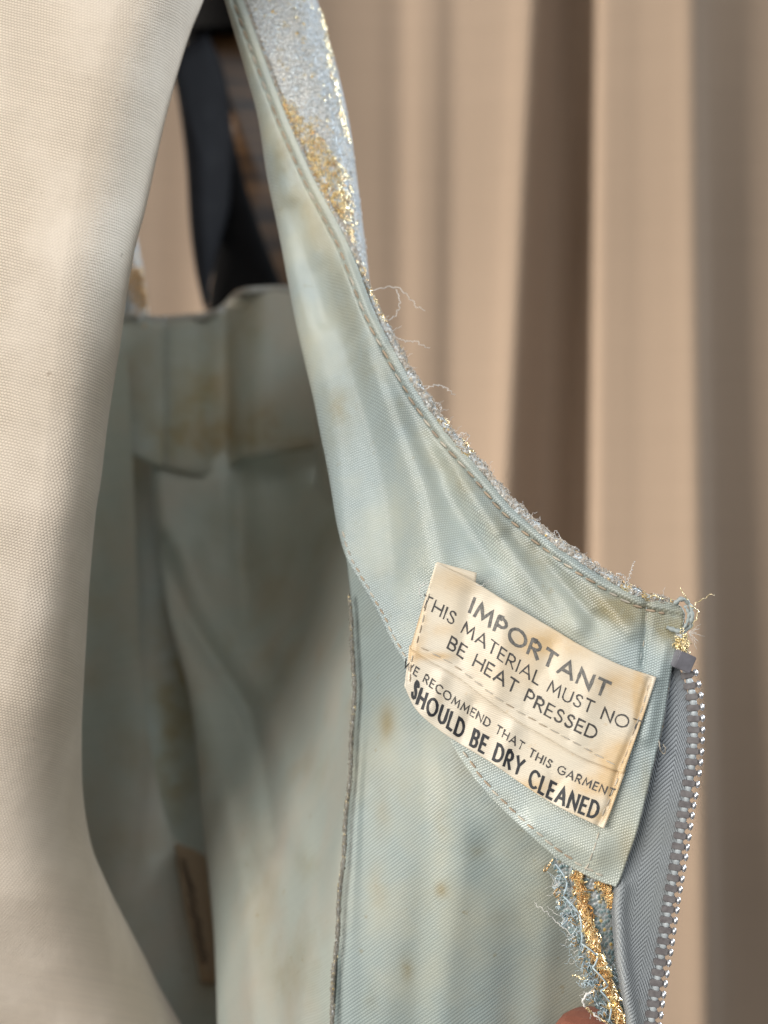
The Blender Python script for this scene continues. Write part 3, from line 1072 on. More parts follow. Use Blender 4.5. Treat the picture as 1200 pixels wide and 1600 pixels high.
# --- care labels ----------------------------------------------------
TOP = [(681, 879), (705, 891), (743, 910), (790, 939), (860, 980), (907, 1008), (967, 1038), (1026, 1058)]
MIDT = [(640, 1008), (672, 1025), (715, 1049), (760, 1083), (813, 1118), (865, 1147), (915, 1176), (978, 1203)]
MIDE = [(641, 1014), (670, 1033), (713, 1057), (757, 1091), (811, 1128), (860, 1156), (909, 1184), (974, 1209)]
BOT = [(632, 1072), (650, 1108), (683, 1138), (722, 1164), (767, 1191), (813, 1223), (868, 1258), (944, 1295)]
LB_base = tps([(681, 879, .2535), (668, 914, .2548), (640, 1008, .2555), (632, 1072, .2555), (743, 910, .2530), (860, 980, .2505), (967, 1038, .2480), (1026, 1058, .2468),
               (715, 1049, .2535), (813, 1118, .2500), (909, 1180, .2478), (978, 1203, .2455), (683, 1138, .2540), (767, 1191, .2515), (860, 1252, .2478), (944, 1295, .2452),
               (780, 1020, .2515), (900, 1090, .2485)])
LB_rip = ridges([([(735, 930), (720, 1030)], 14, 0.0005), ([(790, 960), (775, 1080)], 20, -0.0006), ([(860, 1010), (835, 1110)], 16, 0.0004), ([(930, 1060), (900, 1160)], 22, -0.0005),
                 ([(690, 1060), (672, 1110)], 12, -0.0005), ([(740, 1100), (722, 1150)], 12, 0.0006), ([(800, 1140), (780, 1195)], 14, -0.0005), ([(880, 1190), (860, 1245)], 14, 0.0004),
                 ([(664, 925), (652, 975), (641, 1010), (636, 1060)], 4, 0.0006), ([(1014, 1062), (996, 1130), (966, 1200), (950, 1260), (934, 1290)], 4, 0.0007)])


def LB_depth(px, py):
    d = LB_base(px, py) + LB_rip(px, py)
    lim = F_base(px, py) + 1.8 * np.minimum(F_rip(px, py), 0) - 0.0008
    return np.minimum(d, np.where(np.asarray(px) > 660, lim, 9)) if True else d


def label_sheet(name, top, bot, label, lift):
    t = curve(top, 120)
    b = curve(bot, 120)
    s = np.linspace(0, 1, 50)[:, None, None]
    g = t[None] + (b - t)[None] * s
    bow = np.sin(np.pi * s[..., 0]) * 0
    px, py = g[..., 0] + bow, g[..., 1]
    d = LB_depth(px, py) + lift
    pts = world_pts(px, py, d)
    st = spots(px, py, [(975, 1185, 40, 26, 1), (1000, 1110, 10, 60, .8), (870, 1005, 60, 22, .7), (655, 975, 12, 30, 1), (645, 1000, 10, 30, 1), (690, 985, 20, 10, .5), (960, 1075, 40, 30, .6),
                        (850, 1235, 60, 16, .8), (930, 1225, 30, 14, .8), (680, 1025, 30, 6, .7), (960, 1250, 8, 40, .9), (720, 905, 50, 24, .3), (790, 1050, 60, 26, .25), (900, 1275, 60, 10, .6)])
    st = np.clip(st * 1.8, 0, 1)
    o = grid(name, pts, MAT_LABEL, dress, uv_plane(pts, 28, k=.5), stain=st, thick=0.00022)
    o['label'] = label
    return o


label_upper = label_sheet('care_label', TOP, MIDE, 'cream satin label printed in grey, sewn above the second label', -0.0004)
label_lower = label_sheet('care_label', MIDT, BOT, 'cream satin label printed in bold black, lower of the two', 0.0002)
# the end of the label that is folded under and peeps out at the top
a = np.array([[(x, y, float(LB_base(x, y)) + 0.0009) for x, y in curve(r, 16)] for r in
              ([(683, 878), (712, 886), (745, 895)], [(684, 884), (712, 893), (744, 904)], [(688, 892), (714, 905), (743, 914)], [(690, 900), (715, 915), (740, 928)])])
pp = world_pts(a[..., 0], a[..., 1], a[..., 2])
grid('folded_end', pp, MAT_LABEL, label_upper, uv_plane(pp, 28), stain=np.full(pp.shape[:2], .2), thick=0.0002)


def arc(cx, cy, rx, ry, a0, a1, n=14):
    return [(cx + rx * math.cos(math.radians(a)), cy + ry * math.sin(math.radians(a))) for a in np.linspace(a0, a1, n)]


SG = [(.47, .84), (.40, .95), (.26, 1.0), (.12, .96), (.05, .83), (.06, .70), (.15, .60), (.28, .52), (.41, .43), (.48, .30), (.46, .14), (.36, .03), (.23, 0), (.09, .04), (0, .17)]
GLYPH = {
    'I': (0.04, [[(0.02, 0), (0.02, 1)]]),
    'M': (0.92, [[(0, 0), (.12, 1), (.46, .22), (.80, 1), (.92, 0)]]),
    'P': (0.52, [[(0, 0), (0, 1)], [(0, 1), (.24, 1)] + arc(.24, .72, .28, .28, 90, -90) + [(0, .44)]]),
    'R': (0.58, [[(0, 0), (0, 1)], [(0, 1), (.24, 1)] + arc(.24, .73, .28, .27, 90, -90) + [(0, .46)], [(.22, .46), (.58, 0)]]),
    'O': (0.94, [arc(.47, .5, .47, .5, 0, 360, 32)]),
    'T': (0.62, [[(0, 1), (.62, 1)], [(.31, 1), (.31, 0)]]),
    'A': (0.80, [[(0, 0), (.40, 1), (.80, 0)], [(.14, .32), (.66, .32)]]),
    'N': (0.72, [[(0, 0), (0, 1), (.72, 0), (.72, 1)]]),
    'H': (0.66, [[(0, 0), (0, 1)], [(.66, 0), (.66, 1)], [(0, .5), (.66, .5)]]),
    'S': (0.50, [SG]),
    'E': (0.46, [[(.46, 1), (0, 1), (0, 0), (.46, 0)], [(0, .52), (.40, .52)]]),
    'L': (0.44, [[(0, 1), (0, 0), (.44, 0)]]),
    'U': (0.62, [[(0, 1), (0, .32)] + arc(.31, .31, .31, .31, 180, 360)[1:] + [(.62, 1)]]),
    'D': (0.70, [[(.24, 0), (0, 0), (0, 1), (.24, 1)] + arc(.24, .5, .46, .5, 90, -90)[1:]]),
    'B': (0.52, [[(0, .53), (.26, .53)] + arc(.26, .765, .22, .235, -90, 90)[1:] + [(0, 1), (0, 0), (.26, 0)] + arc(.26, .265, .26, .265, -90, 90)[1:]]),
    'C': (0.78, [arc(.47, .5, .47, .5, 48, 312, 26)]),
    'G': (0.86, [arc(.47, .5, .47, .5, 48, 335, 26) + [(.90, .46), (.55, .46)]]),
    'W': (1.10, [[(0, 1), (.27, 0), (.55, .85), (.83, 0), (1.10, 1)]]),
    'Y': (0.70, [[(0, 1), (.35, .48), (.70, 1)], [(.35, .48), (.35, 0)]]),
}


def lettering(text, base, up, width, gap, space, mat, parent, lift, cond=1.0, cut=None):
    b = curve(base)
    s = np.r_[0, np.cumsum(np.linalg.norm(np.diff(b, axis=0), axis=1))]
    total = sum(space if c == ' ' else GLYPH[c][0] * cond + gap for c in text) - gap
    k = s[-1] / total
    h = Heap()
    x0 = 0.0
    up = np.array(up, float)
    level = 0
    for ch in text:
        if ch == ' ':
            x0 += space
            continue
        w, strokes = GLYPH[ch]
        for st in strokes:
            q = []
            for x, y in st:
                t = (x0 + x * cond) * k
                bx = np.interp(t, s, b[:, 0])
                by = np.interp(t, s, b[:, 1])
                q.append(np.array([bx, by]) + up * y)
            # subdivide
            pts = [q[0]]
            for p0, p1 in zip(q[:-1], q[1:]):
                n = max(1, int(np.hypot(*(p1 - p0)) / 5))
                for i in range(1, n + 1):
                    pts.append(p0 + (p1 - p0) * i / n)
            pts = np.array(pts)
            closed = np.hypot(*(pts[0] - pts[-1])) < 0.3
            m = len(pts)
            off = []
            for i in range(m):
                if closed:
                    a = pts[i] - pts[i - 1 if i else m - 2]
                    c = pts[(i + 1) if i < m - 1 else 1] - pts[i]
                else:
                    a = pts[i] - pts[i - 1] if i else pts[1] - pts[0]
                    c = pts[i + 1] - pts[i] if i < m - 1 else a
                a = a / (np.hypot(*a) + 1e-9)
                c = c / (np.hypot(*c) + 1e-9)
                na, nc = np.array([-a[1], a[0]]), np.array([-c[1], c[0]])
                nn = na + nc
                L = np.hypot(*nn)
                nn = nn / L if L > 0.3 else nc
                sc = min(1.9, 1.0 / max(0.35, float(nn @ nc)))
                off.append(nn * sc)
            off = np.array(off) * width / 2
            if not closed:
                e0 = (pts[0] - pts[1])
                e1 = (pts[-1] - pts[-2])
                pts[0] = pts[0] + e0 / (np.hypot(*e0) + 1e-9) * width * .35
                pts[-1] = pts[-1] + e1 / (np.hypot(*e1) + 1e-9) * width * .35
            jit = RNG.normal(0, 0.22, (m, 2))
            A = pts + off + jit
            B = pts - off - jit
            lv = lift + (level % 3) * 0.000012
            level += 1
            da = LB_depth(A[:, 0], A[:, 1]) + LIFT_OF[parent.name] - 0.00016 - lv
            db = LB_depth(B[:, 0], B[:, 1]) + LIFT_OF[parent.name] - 0.00016 - lv
            va = world_pts(A[:, 0], A[:, 1], da)
            vb = world_pts(B[:, 0], B[:, 1], db)
            v = list(va) + list(vb)
            f = [(i, i + 1, m + i + 1, m + i) for i in range(m - 1)]
            h.add(v, f)
        x0 += w * cond + gap
    return h.build('lettering', mat, parent)


LIFT_OF = {label_upper.name: -0.0004, label_lower.name: 0.0002}
lettering('IMPORTANT', [(733, 956), (746, 966), (774, 986), (806, 1008), (824, 1020), (851, 1037), (866, 1047), (900, 1066), (916, 1075), (946, 1089)], (8.2, -21.5), 5.0, .30, .5, MAT_INK_GREY, label_upper, 0)
lettering('THIS MATERIAL MUST NOT', [(657, 947), (674, 955), (708, 977), (722, 989), (754, 1011), (790, 1038), (826, 1061), (858, 1082), (886, 1097), (924, 1115), (946, 1126), (974, 1137), (997, 1145)],
          (6.5, -17.5), 2.5, .27, .52, MAT_INK_THIN, label_upper, 0)
lettering('BE HEAT PRESSED', [(699, 1012), (736, 1038), (770, 1061), (813, 1090), (848, 1115), (896, 1140), (928, 1155)], (7, -17.5), 3.0, .27, .55, MAT_INK_THIN, label_upper, 0)
lettering('WE RECOMMEND THAT THIS GARMENT', [(630, 1041), (643, 1051), (664, 1067), (690, 1087), (714, 1105), (742, 1122), (769, 1141), (809, 1168), (831, 1184), (860, 1201), (884, 1214), (914, 1228), (938, 1238), (957, 1245)],
          (4.6, -11.2), 2.1, .34, .62, MAT_INK_THIN, label_lower, 0)
lettering('SHOULD BE DRY CLEANED', [(643, 1086), (652, 1100), (672, 1117), (697, 1135), (725, 1157), (762, 1181), (809, 1210), (834, 1232), (862, 1249), (900, 1267), (930, 1279)],
          (7.5, -23.5), 4.6, .26, .42, MAT_INK, label_lower, 0, cond=.66)

# --- stitches ---------------------------------------------------------
def stitch_mesh(name, mat):
    v, f = [], []
    prof = [(-.5, .15, -.35), (-.42, .62, -.05), (-.2, 1, .25), (.2, 1, .25), (.42, .62, -.05), (.5, .15, -.35)]
    for x, r, lift in prof:
        for k in range(6):
            a = 2 * math.pi * k / 6
            v.append((x, r * math.cos(a), r * math.sin(a) + lift))
    for i in range(5):
        for k in range(6):
            f.append((i * 6 + k, i * 6 + (k + 1) % 6, (i + 1) * 6 + (k + 1) % 6, (i + 1) * 6 + k))
    f.append(tuple(range(6))[::-1])
    f.append(tuple(30 + k for k in range(6)))
    me = mesh(name, v, f)
    me.materials.append(mat)
    me.polygons.foreach_set('use_smooth', [True] * len(me.polygons))
    return me


STITCH = {k: stitch_mesh('stitch_' + k, m) for k, m in (('cream', MAT_THREAD), ('blue', MAT_THREAD_BLUE), ('brown', MAT_THREAD_BROWN), ('tan', MAT_THREAD_TAN))}


def stitches(path, depth, pitch, length, r, parent, kinds=('cream',), slant=0.0):
    c = curve(path)
    s = np.r_[0, np.cumsum(np.linalg.norm(np.diff(c, axis=0), axis=1))]
    t = pitch * .5
    while t < s[-1]:
        ln = length * random.uniform(.85, 1.1)
        p = []
        for q in (t - ln / 2, t + ln / 2):
            x, y = np.interp(q, s, c[:, 0]), np.interp(q, s, c[:, 1])
            p.append((x, y))
        (x0, y0), (x1, y1) = p
        nx, ny = -(y1 - y0) / ln, (x1 - x0) / ln
        j = random.uniform(-.6, .6)
        x0, y0, x1, y1 = x0 + nx * (slant + j), y0 + ny * (slant + j), x1 - nx * (slant - j), y1 - ny * (slant - j)
        a = Vector(P(x0, y0, float(depth(np.array(x0), np.array(y0)))))
        b = Vector(P(x1, y1, float(depth(np.array(x1), np.array(y1)))))
        X = b - a
        Lm = X.length
        X.normalize()
        Z = Vector((0, -1, 0))
        Y = Z.cross(X).normalized()
        Z = X.cross(Y)
        o = bpy.data.objects.new('stitch', STITCH[random.choice(kinds)])
        COL.objects.link(o)
        o.parent = parent
        m = Matrix(((X.x * Lm, Y.x * r, Z.x * r), (X.y * Lm, Y.y * r, Z.y * r), (X.z * Lm, Y.z * r, Z.z * r))).to_4x4()
        m.translation = (a + b) / 2
        o.matrix_local = m
        t += pitch


def offset_path(pts, off):
    c = curve(pts, 160)
    t = np.gradient(c, axis=0)
    t /= np.linalg.norm(t, axis=1)[:, None]
    return (c + np.stack([-t[:, 1], t[:, 0]], -1) * off)[::4]


def FD(o):
    return lambda x, y: F_depth(x, y) + o


stitches(offset_path(ARM[1:], 14), FD(-0.00002), 21, 17, .00023, facing, ('cream', 'brown', 'tan'), .8)
HEM = [(528, 830), (541, 872), (562, 910), (590, 958), (612, 1003), (632, 1036)]
stitches(offset_path(HEM, -7), FD(-0.00022), 15, 11, .00019, facing, ('cream', 'tan'), .6)
HEM2 = [(715, 1176), (748, 1223), (790, 1268), (830, 1304), (866, 1334), (905, 1361), (944, 1379)]
stitches(offset_path(HEM2, -9), FD(-0.00022), 19, 15, .00021, facing, ('cream', 'tan'), .7)
stitches([(1012, 936), (1008, 980), (1004, 1010), (1000, 1040)], FD(-0.0001), 20, 15, .00016, facing, ('blue', 'blue', 'cream'))
stitches([(936, 1298), (930, 1320), (922, 1345), (912, 1362)], FD(-0.0002), 17, 14, .00013, facing, ('cream',))


def LD(o):
    return lambda x, y: LB_depth(x, y) + o


stitches([(671, 925), (664, 950), (660, 970), (654, 995), (650, 1012)], LD(-.0006), 17, 13, .00013, label_upper, ('brown', 'cream'))
stitches([(655, 1010), (680, 1023), (715, 1043), (760, 1078), (813, 1113), (869, 1144), (921, 1173), (967, 1198)], LD(-.00062), 20, 16, .00012, label_upper, ('brown', 'cream', 'cream'), .5)
stitches([(1015, 1066), (1006, 1100), (994, 1133), (984, 1164), (972, 1194)], LD(-.0005), 18, 14, .00013, label_upper, ('brown', 'brown', 'cream'))
stitches([(645, 1022), (641, 1045), (640, 1068)], LD(-.0001), 15, 12, .00013, label_lower, ('cream', 'brown'))
stitches([(966, 1214), (957, 1238), (946, 1262), (938, 1284)], LD(-.0001), 17, 13, .00013, label_lower, ('brown', 'cream'))

# --- zipper -------------------------------------------------------------
zipper = bpy.data.objects.new('zipper', None)
COL.objects.link(zipper)
zipper.parent = dress
zipper.matrix_parent_inverse = Matrix.Translation(-Vector(dress.location))
zipper['label'] = 'grey metal zipper on herringbone tape along the side opening'
ZIN = [(1058, 1038), (1067, 1066), (1073, 1101), (1074, 1150), (1069, 1206), (1058, 1271), (1047, 1342), (1035, 1412), (1027, 1469), (1015, 1540), (1006, 1604), (990, 1700), (970, 1850)]
ZL = [(1035, 1000), (1030, 1066), (1022, 1110), (1012, 1150), (1000, 1206), (985, 1271), (972, 1330), (962, 1390), (960, 1430), (966, 1500), (975, 1560), (981, 1604), (972, 1700), (950, 1850)]
Z_d = tps([(1058, 1040, .2512), (1074, 1110, .2500), (1069, 1206, .2490), (1047, 1342, .2480), (1027, 1469, .2470), (1006, 1604, .2460), (970, 1850, .245), (1030, 1066, .2512), (1000, 1206, .2502),
           (972, 1330, .2500), (962, 1400, .2470), (966, 1500, .2455), (981, 1604, .2450), (950, 1850, .245), (1000, 1400, .2486), (1000, 1500, .2472)])


def Z_depth(px, py):
    lim = F_base(px, py) + 0.0016
    d = Z_d(px, py)
    return np.where(np.asarray(py) < 1380, np.maximum(d, np.where(np.asarray(px) < np.interp(py, [1000, 1064, 1130, 1200, 1290, 1340, 1384], [1060, 1050, 1038, 1024, 1002, 985, 970]), lim, 0)), d)


def build_zipper():
    n = 200
    l = curve(ZL, n)
    r = curve(ZIN, n)
    s = np.linspace(-0.05, 1.12, 60)[None, :]
    px = l[:, :1] + (r[:, :1] - l[:, :1]) * s
    py = l[:, 1:] + (r[:, 1:] - l[:, 1:]) * s
    d = Z_depth(px, py)
    # rolled left border of the tape below the facing
    d = d - 0.0009 * np.exp(-((px - (l[:, :1] + 10)) / 9) ** 2) * (py > 1380) + 0.0022 * np.exp(-((px - l[:, :1] + 3) / 5) ** 2) * (py > 1370)
    pts = world_pts(px, py, d)
    u = np.cumsum(np.r_[0, np.ones(59)]) * 0.0002
    du = np.concatenate([np.zeros((n, 1)), np.cumsum(np.linalg.norm(np.diff(pts, axis=1), axis=2), axis=1)], 1)
    du = du[:, -1:] - du                     # measured from the teeth
    vv = np.r_[0, np.cumsum(np.linalg.norm(np.diff(pts[:, 40], axis=0), axis=1))]
    uv = np.stack([du, np.tile(vv[:, None], (1, 60))], -1)
    grid('zipper_tape', pts, MAT_TAPE, zipper, uv, stain=np.zeros(px.shape), thick=0.0005)
    # corded border the teeth bite on
    c = curve(ZIN)
    s = np.r_[0, np.cumsum(np.linalg.norm(np.diff(c, axis=0), axis=1))]
    pos = lambda q: (np.interp(q, s, c[:, 0]), np.interp(q, s, c[:, 1]))
    cord, crad = [], []
    q = 0.0
    while q < s[-1]:
        x, y = pos(q)
        cord.append(P(x + 10.5, y, float(Z_d(x, y)) - .00015))
        ph = ((q - 20.0) / 16.6) % 1.0
        crad.append(.00040 + .00030 * math.sin(math.pi * ph) ** 1.2)
        q += 16.6 / 8
    v, f = tube(cord, crad, 12)
    link('zipper_cord', mesh('cord', v, f), MAT_CORD, zipper)
    # one tooth, then copies
    bm = bmesh.new()

    def piece(sx, sy, sz, off, bev, seg=2):
        r = bmesh.ops.create_cube(bm, size=1)['verts']
        bmesh.ops.scale(bm, vec=(sx, sy, sz), verts=r)
        e = list({e for w in r for e in w.link_edges})
        out = bmesh.ops.bevel(bm, geom=e, offset=bev, segments=seg, affect='EDGES')
        vs_ = list({w for fc in out['faces'] for w in fc.verts} | set(w for w in r if w.is_valid))
        bmesh.ops.translate(bm, vec=off, verts=vs_)
    piece(2.3, 1.16, 1.7, (1.05, 0, 0), .16)
    piece(0.9, 0.72, 1.0, (2.4, 0, -0.1), .2)
    for fc in bm.faces:
        fc.material_index = 1
    h = bmesh.ops.create_icosphere(bm, subdivisions=2, radius=.5)['verts']
    bmesh.ops.scale(bm, vec=(0.95, 1.5, 1.45), verts=h)
    bmesh.ops.translate(bm, vec=(2.72, 0, 0.05), verts=h)
    me = bpy.data.meshes.new('zipper_tooth')
    bm.to_mesh(me)
    bm.free()
    me.materials.append(MAT_ZINC)
    me.materials.append(MAT_OXIDE)
    me.polygons.foreach_set('use_smooth', [p.material_index == 0 for p in me.polygons])
    q = 20.0
    while q < s[-1] - 5:
        x, y = pos(q)
        x2, y2 = pos(q + 4)
        d = float(Z_d(x, y))
        t = Vector((x2 - x, 0, -(y2 - y))).normalized()
        out = Vector((-t.z, 0, t.x))
        if out.x < 0:
            out = -out
        # teeth are tipped a little towards the lens
        o = bpy.data.objects.new('tooth', me)
        COL.objects.link(o)
        o.parent = zipper
        X = (out + Vector((0, -0.10, 0)) + jitter(Vector((0, 0, 0)), .02)).normalized()
        Y = (t - X * t.dot(X)).normalized()
        Z = X.cross(Y)
        if Z.y > 0:
            Z, Y = -Z, -Y
        k = 0.00100
        m = Matrix(((X.x, Y.x, Z.x), (X.y, Y.y, Z.y), (X.z, Y.z, Z.z))) * k
        m = m.to_4x4()
        m.translation = Vector(P(x, y, d - 0.0001))
        o.matrix_local = m
        q += 16.6
    # square end stop
    bm = bmesh.new()
    r = bmesh.ops.create_cube(bm, size=1)['verts']
    bmesh.ops.scale(bm, vec=(0.0036, 0.0022, 0.0033), verts=bm.verts)
    bmesh.ops.bevel(bm, geom=bm.edges[:], offset=0.00018, segments=2, affect='EDGES')
    bmesh.ops.rotate(bm, cent=(0, 0, 0), matrix=Matrix.Rotation(math.radians(24), 3, 'Y') @ Matrix.Rotation(math.radians(16), 3, 'Z'), verts=bm.verts)
    bmesh.ops.translate(bm, vec=P(1067, 1033, .2492), verts=bm.verts)
    me = bpy.data.meshes.new('stop')
    bm.to_mesh(me)
    link('zipper_stop', me, MAT_STOP, zipper, False)


build_zipper()

# --- frayed seam allowance below the facing -------------------------------
def build_fray():
    n = 120
    l = curve([(862, 1325), (868, 1375), (873, 1410), (884, 1450), (902, 1490), (915, 1530), (925, 1565), (945, 1604), (960, 1680), (965, 1850)], n)
    r = curve([(964, 1350), (962, 1390), (961, 1420), (964, 1470), (968, 1520), (975, 1570), (984, 1604), (985, 1680), (975, 1850)], n)
    A_d = tps([(862, 1325, .2515), (960, 1350, .2495), (880, 1420, .2500), (960, 1420, .2495), (905, 1500, .2485), (966, 1500, .2505), (930, 1570, .2470), (976, 1570, .2495), (960, 1850, .247), (925, 1450, .2482), (945, 1530, .2474)])
    s = np.linspace(0, 1, 40)[None]
    px = l[:, :1] + (r[:, :1] - l[:, :1]) * s + (1 - s) ** 8 * (4 * np.sin(np.arange(n) * .9) + 3 * np.sin(np.arange(n) * 2.3))[:, None]
    py = l[:, 1:] + (r[:, 1:] - l[:, 1:]) * s
    D = lambda x, y: np.maximum(A_d(x, y), np.where(np.asarray(y) < 1385, F_base(x, y) + .0010, 0))
    pts = world_pts(px, py, D(px, py))
    o = grid('seam_allowance', pts, MAT_TEAL, dress, thick=0.0004)
    gold, cop, blue = Heap(), Heap(), Heap()
    chain = curve([(902, 1364), (908, 1400), (914, 1430), (926, 1470), (940, 1510), (952, 1545), (962, 1575), (974, 1610), (980, 1680)], 260)
    for i in range(260):
        x, y = chain[i]
        for k in range(3):
            xx = x + random.gauss(0, 4.0)
            yy = y + random.gauss(0, 3)
            c = Vector(P(xx, yy, float(D(xx, yy)) - random.uniform(.0005, .0014)))
            n_ = jitter(Vector((.25, -1, .15)), .5)
            sz = random.choice((.0007, .0009, .0011, .0016))
            v, f = loop_piece(c, jitter(Vector((.35, 0, -1)), .6), n_, sz, sz, .00006 + sz * .08 * random.uniform(.7, 1.2), random.choice('vo'))
            (gold if random.random() < .35 else cop).add(v, f)
    for k in range(110):            # second, shorter row next to the facing corner
        t = random.random()
        xx = 938 + 20 * t + random.gauss(0, 4)
        yy = 1378 + 36 * t + random.gauss(0, 4)
        c = Vector(P(xx, yy, float(D(xx, yy)) - .0006))
        v, f = loop_piece(c, jitter(Vector((.35, 0, -1)), .7), jitter(Vector((0, -1, 0)), .4), .0009, .0009, .00013, random.choice('vo'))
        (gold if random.random() < .3 else cop).add(v, f)
    for k in range(240):            # loose loops on the raw left side
        i = random.randrange(8, 105)
        t = random.random() ** 1.4 * .45
        xx = px[i, 0] + (px[i, -1] - px[i, 0]) * t + random.gauss(0, 3)
        yy = py[i, 0] + random.gauss(0, 4)
        c = Vector(P(xx, yy, float(D(xx, yy)) - random.uniform(.0003, .001)))
        v, f = loop_piece(c, jitter(Vector((.3, 0, -1)), .8), jitter(Vector((0, -1, 0)), .5), .001, .001, .0001, random.choice('vo'))
        random.choice((cop, blue, blue, blue)).add(v, f)
    for h, nm, mt in ((gold, 'gold_loops', MAT_GOLD), (cop, 'tarnished_loops', MAT_COPPER), (blue, 'blue_loops', MAT_BLUE_YARN)):
        oo = h.build(nm, mt, o, 'yarn' in nm or 'blue' in nm)
        oo['kind'] = 'stuff'
    # overcast stitches zigzagging along the raw edge
    zz = [(868, 1350), (886, 1378), (880, 1400), (905, 1428), (908, 1456), (908, 1474), (934, 1494), (926, 1512), (950, 1540), (938, 1548), (955, 1570), (950, 1600)]
    for (x0, y0), (x1, y1) in zip(zz[:-1], zz[1:]):
        pts2 = []
        for t in np.linspace(0, 1, 7):
            x, y = x0 + (x1 - x0) * t, y0 + (y1 - y0) * t
            pts2.append(P(x + 1.5 * math.sin(t * 3.1), y, float(D(x, y)) - .0015 - .0004 * math.sin(math.pi * t)))
        v, f = tube(pts2, .00015, 6)
        link('overcast_stitch', mesh('ocs', v, f), MAT_BLUE_YARN, o)
    return o, D


fray, FRD = build_fray()


def strand(path, depth, r, mat, parent, wob=1.0, name='loose_thread', n=50, zamp=0.0008):
    c = curve(path, n)
    ph = random.uniform(0, 6)
    pts = []
    for i, (x, y) in enumerate(c):
        k = i / (n - 1)
        x += wob * (math.sin(i * .9 + ph) + .6 * math.sin(i * 2.1 + ph * 2)) * min(1, k * 4)
        y += wob * (math.cos(i * .8 + ph) + .6 * math.sin(i * 1.7 + ph)) * min(1, k * 4)
        pts.append(P(x, y, depth + zamp * math.sin(i * .23 + ph) * k))
    rr = [r * (1 - .45 * i / n) for i in range(n)]
    v, f = tube(pts, rr, 5)
    return link(name, mesh('strand', v, f), mat, parent)


for path, d in (([(582, 454), (602, 449), (622, 450), (640, 466), (652, 480), (665, 484)], .2725), ([(619, 452), (624, 466), (623, 482), (614, 496), (600, 500), (592, 496)], .2720),
                ([(608, 512), (618, 526), (634, 533), (650, 534), (660, 540), (671, 544)], .2705), ([(662, 610), (672, 604), (685, 602), (699, 608), (710, 618)], .2665),
                ([(712, 690), (720, 678), (732, 680), (728, 690)], .2645), ([(672, 636), (684, 630), (690, 640)], .266), ([(862, 846), (868, 830), (874, 840), (868, 850)], .2555),
                ([(894, 866), (897, 855), (905, 862)], .2545), ([(926, 890), (932, 878), (938, 888)], .2535), ([(958, 908), (965, 897), (972, 899), (978, 905)], .252),
                ([(976, 914), (984, 900), (990, 880), (993, 876)], .2515), ([(796, 792), (804, 780), (806, 790)], .2585), ([(756, 744), (766, 738), (764, 750)], .2625)):
    strand(path, d, .000085, MAT_FLUFF, dress, 1.3)
for k in range(46):
    i = random.randrange(380, 880)
    x, y = edge_base[i]
    if y < 470:
        continue
    nx, ny = edge_nor[i]
    ln = random.uniform(12, 24)
    sx = random.uniform(-9, 9)
    strand([(x + nx * 8, y + ny * 8), (x + nx * ln * .7 + sx * .5, y + ny * ln * .7), (x + nx * ln + sx, y + ny * ln + random.uniform(-4, 4))], float(F_base(x, y)) + .0004, .00005, MAT_FLUFF, dress, .8, n=14)

# corner: twisted thread bar, gold wires and fluff
v, f = tube([P(x + .8 * math.sin(i * 1.3), y, .2502 - .0005 * math.sin(i * .5)) for i, (x, y) in enumerate(curve([(1054, 943), (1064, 936), (1074, 940), (1080, 952), (1081, 968), (1076, 981), (1066, 986), (1054, 985), (1043, 980)], 34))],
            [.00042 + .00012 * math.sin(i * 1.9) for i in range(34)], 8)
tack = link('bar_tack', mesh('tack', v, f), MAT_THREAD_BLUE, dress)
v, f = tube([P(x, y, .2499) for x, y in curve([(1070, 946), (1076, 958), (1074, 972), (1068, 982)], 16)], [.0003 + .0001 * math.sin(i * 2.1) for i in range(16)], 7)
link('thread_strand', mesh('tack2', v, f), MAT_THREAD_BLUE, tack)
for path in ([(1078, 946), (1084, 948), (1090, 940), (1098, 937), (1106, 931), (1115, 929)], [(1075, 938), (1072, 934), (1067, 926), (1063, 918)], [(1080, 948), (1088, 952), (1091, 955), (1088, 966), (1083, 976), (1080, 984)],
             [(1016, 932), (1022, 930), (1030, 934), (1038, 936)]):
    strand(path, .2500, .00013, MAT_GOLD, dress, .9, 'gold_wire', 26)
g = Heap()
for k in range(70):
    c = Vector(P(random.gauss(1066, 5), random.gauss(1006, 8), .2500 - random.uniform(0, .0006)))
    v, f = loop_piece(c, jitter(Vector((0, 0, -1)), .8), jitter(Vector((0, -1, 0)), .5), .0009, .0009, .00011, 'o')
    g.add(v, f)
oo = g.build('gold_loops', MAT_GOLD, tack)
oo['kind'] = 'stuff'
v, f = tube([P(1062, 985, .2505), P(1066, 1000, .2504), P(1068, 1014, .2506), P(1069, 1026, .2508)], [.0009, .0010, .0009, .0007], 10)
link('frayed_end', mesh('fend', v, f), MAT_BROCADE, tack)
for k in range(12):
    a = random.uniform(-.7, 1.2)
    ln = random.uniform(10, 32)
    strand([(1076, 988), (1076 + ln * .5 * math.cos(a), 988 + ln * .5 * math.sin(a) + 1), (1076 + ln * math.cos(a), 990 + ln * math.sin(a))], .2502, .00004, MAT_FLUFF, dress, .5, n=14)
